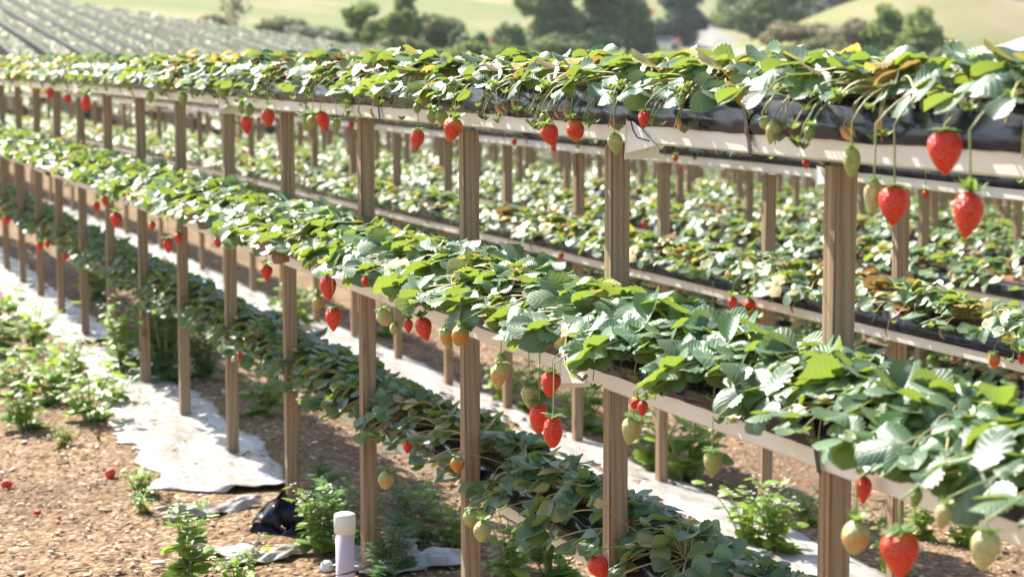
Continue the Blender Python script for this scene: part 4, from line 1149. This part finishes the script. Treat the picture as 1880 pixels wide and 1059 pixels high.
# ------------------------------------------------------------------ trees and shrubs behind
def tree_mats():
    d = {}
    for k, (c, t) in {'dark': ((.090, .15, .060), (.18, .27, .10)), 'blue': ((.060, .100, .085), (.09, .15, .10)), 'mid': ((.11, .165, .065), (.26, .36, .10)), 'bright': ((.14, .20, .06), (.34, .44, .10)),
                      'scrub': ((.17, .19, .085), (.26, .28, .12)), 'tan': ((.25, .22, .13), (.3, .27, .16)), 'grey': ((.20, .21, .16), (.25, .27, .18))}.items():
        d[k] = leaf_mat('tree_leaves_' + k, c, t, tuple(min(1, x * 1.7) for x in c), tuple(x * 1.2 for x in c), rough=.6, spec=.3, veins=False, trw=.35)
    return d
TM = tree_mats()
def crown_mesh(seed, blobs, N, S, mat, droop=0):
    """blobs: (x,y,z,rx,rz) ; leaf clumps through the volume, denser near the surface"""
    r = np.random.default_rng(seed); w = np.array([b[3] ** 2 * b[4] for b in blobs]); w = w / w.sum()
    idx = r.choice(len(blobs), N, p=w); Bb = np.array(blobs)[idx]
    d = r.normal(0, 1, (N, 3)); d /= np.linalg.norm(d, axis=1)[:, None]; rad = r.uniform(.35, 1.0, N) ** .5 * (1 + .12 * np.sin(d[:, 0] * 5 + d[:, 2] * 7 + seed))
    P = Bb[:, :3] + d * rad[:, None] * Bb[:, [3, 3, 4]]
    P[:, 2] = np.maximum(P[:, 2], .1)
    n = d + r.normal(0, .6, (N, 3)); n /= np.linalg.norm(n, axis=1)[:, None]
    a = np.cross(n, r.normal(0, 1, (N, 3))); a /= np.linalg.norm(a, axis=1)[:, None]; b = np.cross(n, a)
    s = S * r.uniform(.5, 1.4, N)
    q = np.array([(-1, -.6), (.2, -1), (1, .5), (-.3, 1)])
    V = P[:, None, :] + (q[None, :, 0:1] * a[:, None, :] + q[None, :, 1:2] * b[:, None, :]) * s[:, None, None] + n[:, None, :] * (np.array([0, .25, 0, .25])[None, :, None] * s[:, None, None])
    C = np.repeat(np.stack([r.random(N), r.random(N) * .88, np.zeros(N)], 1), 4, axis=0)
    return big_quads('crown', V.reshape(-1, 3), np.arange(N * 4).reshape(-1, 4), C, mat, False)
def tree(name, x0, x1, ytop, ybase, v, mat, label, cat, blobs='round', N=1800, bare=False, seed=0, trunk=True, S=None, bark='bark', dens=1.0):
    """stands at distance v, spans the given picture columns; base on the terrain"""
    gw = .18 * (x1 - x0) if blobs in ('full', 'bush', 'cone') else 0; x0 -= gw; x1 += gw
    cx = (x0 + x1) / 2; u = (cx - 940) / FPX * v; X, Y = xy_of(u, v); z = float(terr(X, Y))
    # true ground there; height from the top row
    sc = v / FPX; ztop = HC + (113 - ytop) * sc; H = max(ztop - z, .8); Wd = (x1 - x0) * sc
    e = empty(name, (X, Y, z), 0, label, cat, {'tree': 'trees beyond the farm', 'shrub': 'shrubs beyond the farm'}.get(cat))
    r = random.Random(seed + 1)
    bl = []
    if blobs == 'round':
        cz = H * .62
        for i in range(11):
            a = r.uniform(0, 2 * PI); rr = r.uniform(.1, .62) * Wd * .5
            bl.append((rr * math.cos(a), rr * math.sin(a), cz + r.uniform(-.32, .26) * H * .7, Wd * r.uniform(.17, .28), H * r.uniform(.14, .22)))
    elif blobs == 'full':
        for i in range(16):
            a = r.uniform(0, 2 * PI); t = (i + .5) / 16; rr = r.uniform(.05, .6) * Wd * .5
            bl.append((rr * math.cos(a), rr * math.sin(a), H * (.08 + .84 * t), Wd * r.uniform(.2, .3) * (1.1 - .4 * t), H * r.uniform(.09, .15)))
    elif blobs == 'cone':
        for i in range(9):
            t = i / 8; bl.append((r.uniform(-.12, .12) * Wd, r.uniform(-.12, .12) * Wd, H * (.12 + .80 * t), Wd * .5 * (1.0 - .80 * t) + .05 * Wd, H * .12))
    elif blobs == 'bush':
        for i in range(9):
            bl.append((r.uniform(-.36, .36) * Wd, r.uniform(-.3, .3) * Wd, H * r.uniform(.25, .72), Wd * r.uniform(.14, .24), H * r.uniform(.2, .3)))
    hgt = H
    if S is None: S = .055 * min(Wd, H) ** .5 * 1.6
    if trunk:
        tb = MB(); tr = max(.05, .028 * H)
        top = np.array([r.uniform(-.05, .05) * Wd, 0, H * (.95 if bare else .7)])
        tb.tube(bez(np.array([0, 0, -.3]), np.array([.04 * Wd, 0, H * .35]), top, 8), np.linspace(tr, tr * .3, 8), 7)
        for i in range(14 if bare else 6):
            t = r.uniform(.25, .8); p0 = np.array([.03 * Wd * t, 0, H * .7 * t]); a = r.uniform(0, 2 * PI); l = Wd * .42 * (1.1 - t * .6)
            p2 = p0 + np.array([l * math.cos(a), l * math.sin(a), H * r.uniform(.1, .3)]); tb.tube(bez(p0, (p0 + p2) / 2 + [0, 0, -.03 * H], p2, 5), np.linspace(tr * .45, tr * .1, 5), 5)
        tb.build('trunk', M[bark], e)
    if not bare or N:
        o = bpy.data.objects.new('crown', crown_mesh(seed, bl, N, S, TM[mat])); link(o, e)
    return e
T = [
 ('broadleaf_tree', 950, 1085, -60, 105, 200, 'mid', 'tall tree with mixed green crown at the left of the big grove', 'tree', 'full', 6500),
 ('broadleaf_tree', 1040, 1150, -70, 105, 207, 'dark', 'tall dark tree in the middle of the grove', 'tree', 'full', 6000),
 ('broadleaf_tree', 1110, 1190, -70, 105, 215, 'mid', 'green tree right of the middle of the grove', 'tree', 'full', 4600),
 ('broadleaf_tree', 1200, 1290, -70, 70, 262, 'blue', 'blue-black tree at the right of the grove, beside the track', 'tree', 'full', 6000),
 ('broadleaf_tree', 1345, 1490, -50, 60, 235, 'dark', 'round dark tree right of the pale track', 'tree', 'full', 6500),
 ('broadleaf_tree', 1300, 1385, -60, 20, 330, 'bright', 'lighter green tree behind the round dark one', 'tree', 'full', 2600),
 ('broadleaf_tree', 625, 715, 5, 90, 150, 'bright', 'bright green rounded tree behind the hillside racks', 'tree', 'full', 4200),
 ('bushy_shrub', 680, 750, 12, 85, 145, 'bright', 'bright green rounded bush right of the bright tree', 'shrub', 'bush', 2600),
 ('slim_tree', 722, 772, -40, 80, 158, 'mid', 'slim dark trunked tree right of the bright bushes', 'tree', 'full', 2200),
 ('bushy_shrub', 760, 860, 25, 95, 160, 'scrub', 'loose pale scrub left of the big grove', 'shrub', 'bush', 2600),
 ('bushy_shrub', 840, 892, 48, 92, 155, 'dark', 'small dark bush between pale scrub and grove', 'shrub', 'bush', 1500),
 ('bushy_shrub', 560, 640, 50, 92, 140, 'grey', 'low grey green bush at the end of the hillside racks', 'shrub', 'bush', 2000),
 ('bushy_shrub', 690, 800, 62, 100, 135, 'scrub', 'low olive hedge in front of the bright green trees', 'shrub', 'bush', 2600),
 ('bushy_shrub', 800, 900, 72, 112, 150, 'bright', 'low yellow green bush just above the top tier', 'shrub', 'bush', 2200),
 ('bushy_shrub', 890, 985, 82, 115, 150, 'bright', 'low green bush below the big grove', 'shrub', 'bush', 2000),
 ('bushy_shrub', 975, 1080, 60, 115, 192, 'mid', 'low green undergrowth at the foot of the left grove tree', 'shrub', 'bush', 2200),
 ('bushy_shrub', 1050, 1120, 62, 115, 194, 'dark', 'low dark undergrowth in the middle of the grove', 'shrub', 'bush', 2200),
 ('bushy_shrub', 915, 960, 30, 85, 165, 'mid', 'thin green sapling left of the big grove', 'shrub', 'bush', 700),
 ('bushy_shrub', 520, 625, 36, 82, 150, 'grey', 'grey green hedge bush left of the bright bushes', 'shrub', 'bush', 2600),
 ('bushy_shrub', 440, 545, 30, 72, 160, 'scrub', 'grey green hedge bush in the middle of the field edge', 'shrub', 'bush', 2300),
 ('bushy_shrub', 365, 460, 28, 60, 170, 'tan', 'tan brown hedge bush at the left of the field edge', 'shrub', 'bush', 1800),
 ('bare_tree', 405, 465, -30, 45, 175, 'tan', 'thin bare tree standing above the field hedge', 'tree', 'round', 160),
 ('dark_tree', 50, 95, -40, 8, 200, 'blue', 'dark tree cut by the top left corner above the hillside', 'tree', 'full', 1500),
 ('pointed_shrub', 1585, 1665, 12, 108, 158, 'bright', 'left pointed green bush in front of the mound', 'shrub', 'cone', 2600),
 ('pointed_shrub', 1645, 1728, 18, 110, 152, 'bright', 'right pointed green bush in front of the mound', 'shrub', 'cone', 2800),
 ('bushy_shrub', 1515, 1610, 36, 108, 160, 'tan', 'twiggy tan bush left of the pointed green bushes', 'shrub', 'bush', 2800),
 ('bushy_shrub', 1410, 1530, 38, 108, 170, 'tan', 'pale brown bush below the round dark tree', 'shrub', 'bush', 3000),
 ('bushy_shrub', 1470, 1570, 66, 112, 150, 'scrub', 'low olive bush between the two brown bushes', 'shrub', 'bush', 2300),
 ('bushy_shrub', 1700, 1770, 78, 112, 140, 'scrub', 'low olive bush right of the pointed bushes', 'shrub', 'bush', 1500),
]
for i, t in enumerate(T):
    nm, x0, x1, yt, yb, v, mat, lab, cat, bk, N = t
    tree(nm, x0, x1, yt, yb, v, mat, lab, cat, bk, int(N * (1 if nm == 'bare_tree' else 1.9)), bare=(nm == 'bare_tree'), seed=i * 3 + 1, bark='bark_grey' if nm == 'bare_tree' else 'bark', trunk=(cat == 'tree'), S=.22 if v > 180 else .16)
# distant wood behind the mound
def wood():
    V = []; blobs = []
    r = random.Random(4)
    for i in range(46):
        px = r.uniform(1500, 1960); v = r.uniform(330, 420); u = (px - 940) / FPX * v; X, Y = xy_of(u, v); z = float(terr(X, Y))
        h = r.uniform(7, 12); blobs.append((X, Y, z + h * .5, h * .45, h * .55))
    me = crown_mesh(91, blobs, 16000, .8, TM['blue']); me.name = 'distant_wood'
    tag(link(bpy.data.objects.new('distant_wood', me)), 'hazy blue green woodland behind the grassy mound', 'woodland', kind='stuff')
wood()

# ------------------------------------------------------------------ track, fence, people, pole, shed
def track():
    L = [(1265, 112, 105), (1300, 95, 120), (1340, 98, 0)]
    left = [(1235, 112), (1262, 92), (1278, 70), (1290, 50), (1297, 34), (1300, 24)]
    right = [(1420, 112), (1385, 92), (1345, 74), (1325, 56), (1316, 40), (1312, 24)]
    V = []; n = 8
    for a, b in zip(left, right):
        for j in range(n + 1):
            t = j / n; p = ground_hit(a[0] + (b[0] - a[0]) * t, a[1] + (b[1] - a[1]) * t, 60); V.append((p[0], p[1], float(terr(p[0], p[1])) + .12))
    F = [(i * (n + 1) + j, i * (n + 1) + j + 1, (i + 1) * (n + 1) + j + 1, (i + 1) * (n + 1) + j) for i in range(len(left) - 1) for j in range(n)]
    mb = MB(); mb.add(V, F); o = mb.build('track', simple('pale_gravel', (.24, .225, .20), .9, .2, .5, .4, col2=(.20, .18, .15))); tag(o, kind='structure')
track()
def at_ground(px, py): 
    p = ground_hit(px, py, 60); return np.array([p[0], p[1], float(terr(p[0], p[1]))]), (p - CAM) @ FC
RG = RGT; 
def white_fence():
    p, v = at_ground(1345, 52); sc = v / FPX
    e = empty('white_fence', tuple(p), 0, 'short white rail fence between the track and the round dark tree', 'fence'); mt = simple('white_paint', (.8, .8, .77), .5)
    H = 17 * sc; w = 48 * sc
    for i in range(4):
        b = MB(); o = RG * (-w / 2 + w * i / 3); b.box((o[0], o[1], H / 2), (.18, .18, H)); b.build('fence_post', mt, e, False)
    for z in (.3, .62, .92):
        b = MB(); a = RG * (-w / 2); c = RG * (w / 2); b.tube([(a[0], a[1], H * z), (c[0], c[1], H * z)], H * .12, 4); b.build('rail', mt, e, False)
white_fence()
def orange_net():
    p, v = at_ground(935, 88); sc = v / FPX; e = empty('net_fence', tuple(p), 0, 'low orange net fence left of the big grove', 'fence'); mt = simple('orange_net', (.75, .16, .05), .7); w = 90 * sc; H = 22 * sc
    b = MB(); a = RG * (-w / 2); c = RG * (w / 2)
    for k in range(5): b.tube([(a[0], a[1], H * (.3 + .15 * k)), (c[0], c[1], H * (.3 + .15 * k))], H * .05, 4)
    for k in range(24): q = a + (c - a) * k / 23; b.tube([(q[0], q[1], H * .3), (q[0], q[1], H * .9)], H * .025, 4)
    b.build('net', mt, e, False)
    for k in range(4): 
        q = a + (c - a) * k / 3; b = MB(); b.tube([(q[0], q[1], -.2), (q[0], q[1], H)], .05, 6); b.build('stake', M['bark'], e)
orange_net()
def person(px, ybase, v, shirt, legs, label, hat=None):
    v = (ground_hit(px, ybase, 60) - CAM) @ FC
    u = (px - 940) / FPX * v; X, Y = xy_of(u, v); z = float(terr(X, Y)); e = empty('person', (X, Y, z), .4, label, 'person')
    sk = simple('skin', (.45, .27, .18), .6)
    me = bpy.data.meshes.new('body')
    J = [(0, 0, .95), (0, 0, 1.2), (0, 0, 1.45), (0, 0, 1.55), (0, 0, 1.68), (.1, 0, .9), (.12, .05, .5), (.12, 0, .06), (-.1, 0, .9), (-.12, -.06, .5), (-.12, .05, .06), (.2, 0, 1.42), (.26, .02, 1.15), (.24, .12, .95), (-.2, 0, 1.42), (-.27, 0, 1.15), (-.24, .12, .93), (.13, .16, .03), (-.13, .2, .03)]
    E_ = [(0, 1), (1, 2), (2, 3), (3, 4), (0, 5), (5, 6), (6, 7), (0, 8), (8, 9), (9, 10), (2, 11), (11, 12), (12, 13), (2, 14), (14, 15), (15, 16), (7, 17), (10, 18)]
    Rr = [.13, .13, .12, .055, .105, .09, .065, .045, .09, .065, .045, .055, .045, .035, .055, .045, .035, .04, .04]
    me.from_pydata(J, E_, []); me.materials.append(sk)
    o = link(bpy.data.objects.new('body', me), e); md = o.modifiers.new('skin', 'SKIN')
    for vtx, rr in zip(me.skin_vertices[0].data, Rr): vtx.radius = (rr, rr)
    me.skin_vertices[0].data[0].use_root = True
    s = o.modifiers.new('sub', 'SUBSURF'); s.levels = 1; s.render_levels = 1
    sh = MB(); sh.tube([(0, 0, .88), (0, 0, 1.1), (0, 0, 1.35), (0, 0, 1.47), (0, 0, 1.52)], [.19, .18, .2, .17, .07], 12)
    for sx in (-1, 1): sh.tube([(sx * .15, 0, 1.43), (sx * .25, .01, 1.2)], [.09, .075], 8)
    sh.build('shirt', simple('shirt', shirt, .8), e)
    tr = MB()
    for sx in (-1, 1): tr.tube([(sx * .09, 0, .95), (sx * .12, sx * .05, .5), (sx * .12, 0, .08)], [.12, .09, .07], 8)
    tr.build('trousers', simple('trousers', legs, .8), e)
    h = MB(); h.tube([(0, 0, 1.66), (0, 0, 1.74), (0, 0, 1.80)], [.115, .11, .05], 10); h.build('hat' if hat else 'hair', simple('hair', hat or (.05, .03, .02), .8), e)
person(1191, 97, 185, (.75, .12, .14), (.04, .06, .16), 'distant person in a red top and dark blue trousers at the grove')
person(1243, 93, 187, (.85, .16, .04), (.3, .3, .3), 'distant figure in bright orange near the track')
def van():
    px = 1216; v = (ground_hit(px, 90, 60) - CAM) @ FC; u = (px - 940) / FPX * v; X, Y = xy_of(u, v); z = float(terr(X, Y)); ang = math.atan2(RGT[1], RGT[0])
    e = empty('parked_car', (X, Y, z), ang, 'white car parked under the grove beside the person in red', 'car')
    P = [(-2.1, .35), (-2.15, .85), (-1.5, .95), (-.9, 1.42), (.9, 1.45), (1.6, 1.0), (2.1, .92), (2.15, .35)]
    V = [(x, y, zz) for y in (-.85, .85) for x, zz in P]; n = len(P)
    b = MB(); b.add(V, [tuple(range(n)), tuple(range(2 * n - 1, n - 1, -1))] + [(i, i + n, (i + 1) % n + n, (i + 1) % n) for i in range(n)]); b.build('body', simple('white_car_paint', (.8, .8, .8), .3), e, False)
    for x in (-1.35, 1.35):
        for y in (-.83, .83):
            w = MB(); w.tube([(x, y - .1, .33), (x, y + .1, .33)], .33, 16); w.build('wheel', M['wire'], e)
    for y in (-.856, .856):
        w = MB(); w.add([(-1.2, y, 1.0), (1.3, y, 1.0), (.8, y, 1.36), (-.8, y, 1.36)], [(0, 1, 2, 3) if y < 0 else (3, 2, 1, 0)]); w.build('side_window', simple('car_glass', (.03, .04, .05), .1), e, False)
van()
def pole():
    v = 300; px = 1772; u = (px - 940) / FPX * v; X, Y = xy_of(u, v); z = float(terr(X, Y))
    e = empty('utility_pole', (X, Y, z), 0, 'pale grey pole standing behind the mound before the woodland', 'pole'); b = MB(); b.tube([(0, 0, -.5), (0, 0, 12)], [.34, .26], 10); b.build('shaft', simple('pale_pole', (.55, .56, .56), .7), e)
    b = MB(); b.tube([(-1, 0, 11.2), (1, 0, 11.2)], .1, 6); b.build('crossarm', M['bark_grey'], e)
pole()
def shed():
    v = 95; X, Y = xy_of((1905 - 940) / FPX * v, v); z = float(terr(X, Y)); zt = HC + (113 - 68) * v / FPX; H = zt - z; ang = math.atan2(RGT[1], RGT[0]) + .25
    e = empty('shed', (X, Y, z), ang, 'shed with a pale grey roof at the right edge behind the leaves', 'shed'); w = 2.3
    b = MB(); b.box((0, 0, (H - .7) / 2), (2 * w * .9, 3, H - .7)); b.build('wall', simple('shed_wall', (.5, .48, .45), .8), e, False)
    b = MB(); V = [(-w, -1.8, H - .75), (w, -1.8, H - .75), (.2, -1.8, H), (-w, 1.8, H - .75), (w, 1.8, H - .75), (.2, 1.8, H)]
    b.add(V, [(0, 1, 2), (5, 4, 3), (0, 2, 5, 3), (1, 4, 5, 2), (0, 3, 4, 1)]); b.build('roof', simple('grey_roof', (.42, .44, .45), .5), e, False)
shed()
def red_roof():
    v = 250; X, Y = xy_of((1160 - 940) / FPX * v, v); z = float(terr(X, Y)); e = empty('red_roofed_hut', (X, Y, z), .9, 'hut with a red roof mostly hidden in the big grove', 'hut')
    b = MB(); b.box((0, 0, 2), (4, 4, 4)); b.build('wall', simple('hut_wall', (.6, .55, .5), .8), e, False)
    b = MB(); b.add([(-2.4, -2.4, 4.01), (2.4, -2.4, 4.01), (2.4, 2.4, 4.01), (-2.4, 2.4, 4.01), (0, -2.4, 6.2), (0, 2.4, 6.2)], [(0, 1, 4), (2, 3, 5), (1, 2, 5, 4), (3, 0, 4, 5), (3, 2, 1, 0)]); b.build('roof', simple('red_roof', (.62, .13, .07), .7), e, False)
red_roof()
hb = MB(); hb.box((-250, 300, 45), (1500, 1500, 150)); hz = hb.build("haze", M["film"], None, False)
hz.data.materials.clear(); hm = bpy.data.materials.new('haze_air'); hm.use_nodes = True; hn = hm.node_tree
for nd in list(hn.nodes):
    if nd.type != 'OUTPUT_MATERIAL': hn.nodes.remove(nd)
pv = hn.nodes.new('ShaderNodeVolumePrincipled'); pv.inputs['Color'].default_value = (.86, .90, .92, 1); pv.inputs['Density'].default_value = .0002; pv.inputs['Anisotropy'].default_value = .2
hn.links.new(pv.outputs[0], [n for n in hn.nodes if n.type == 'OUTPUT_MATERIAL'][0].inputs['Volume']); hz.data.materials.append(hm)
tag(hz, 'thin pale haze softening the far hills and trees', 'haze', kind='stuff')
print('done objects', len(bpy.data.objects))
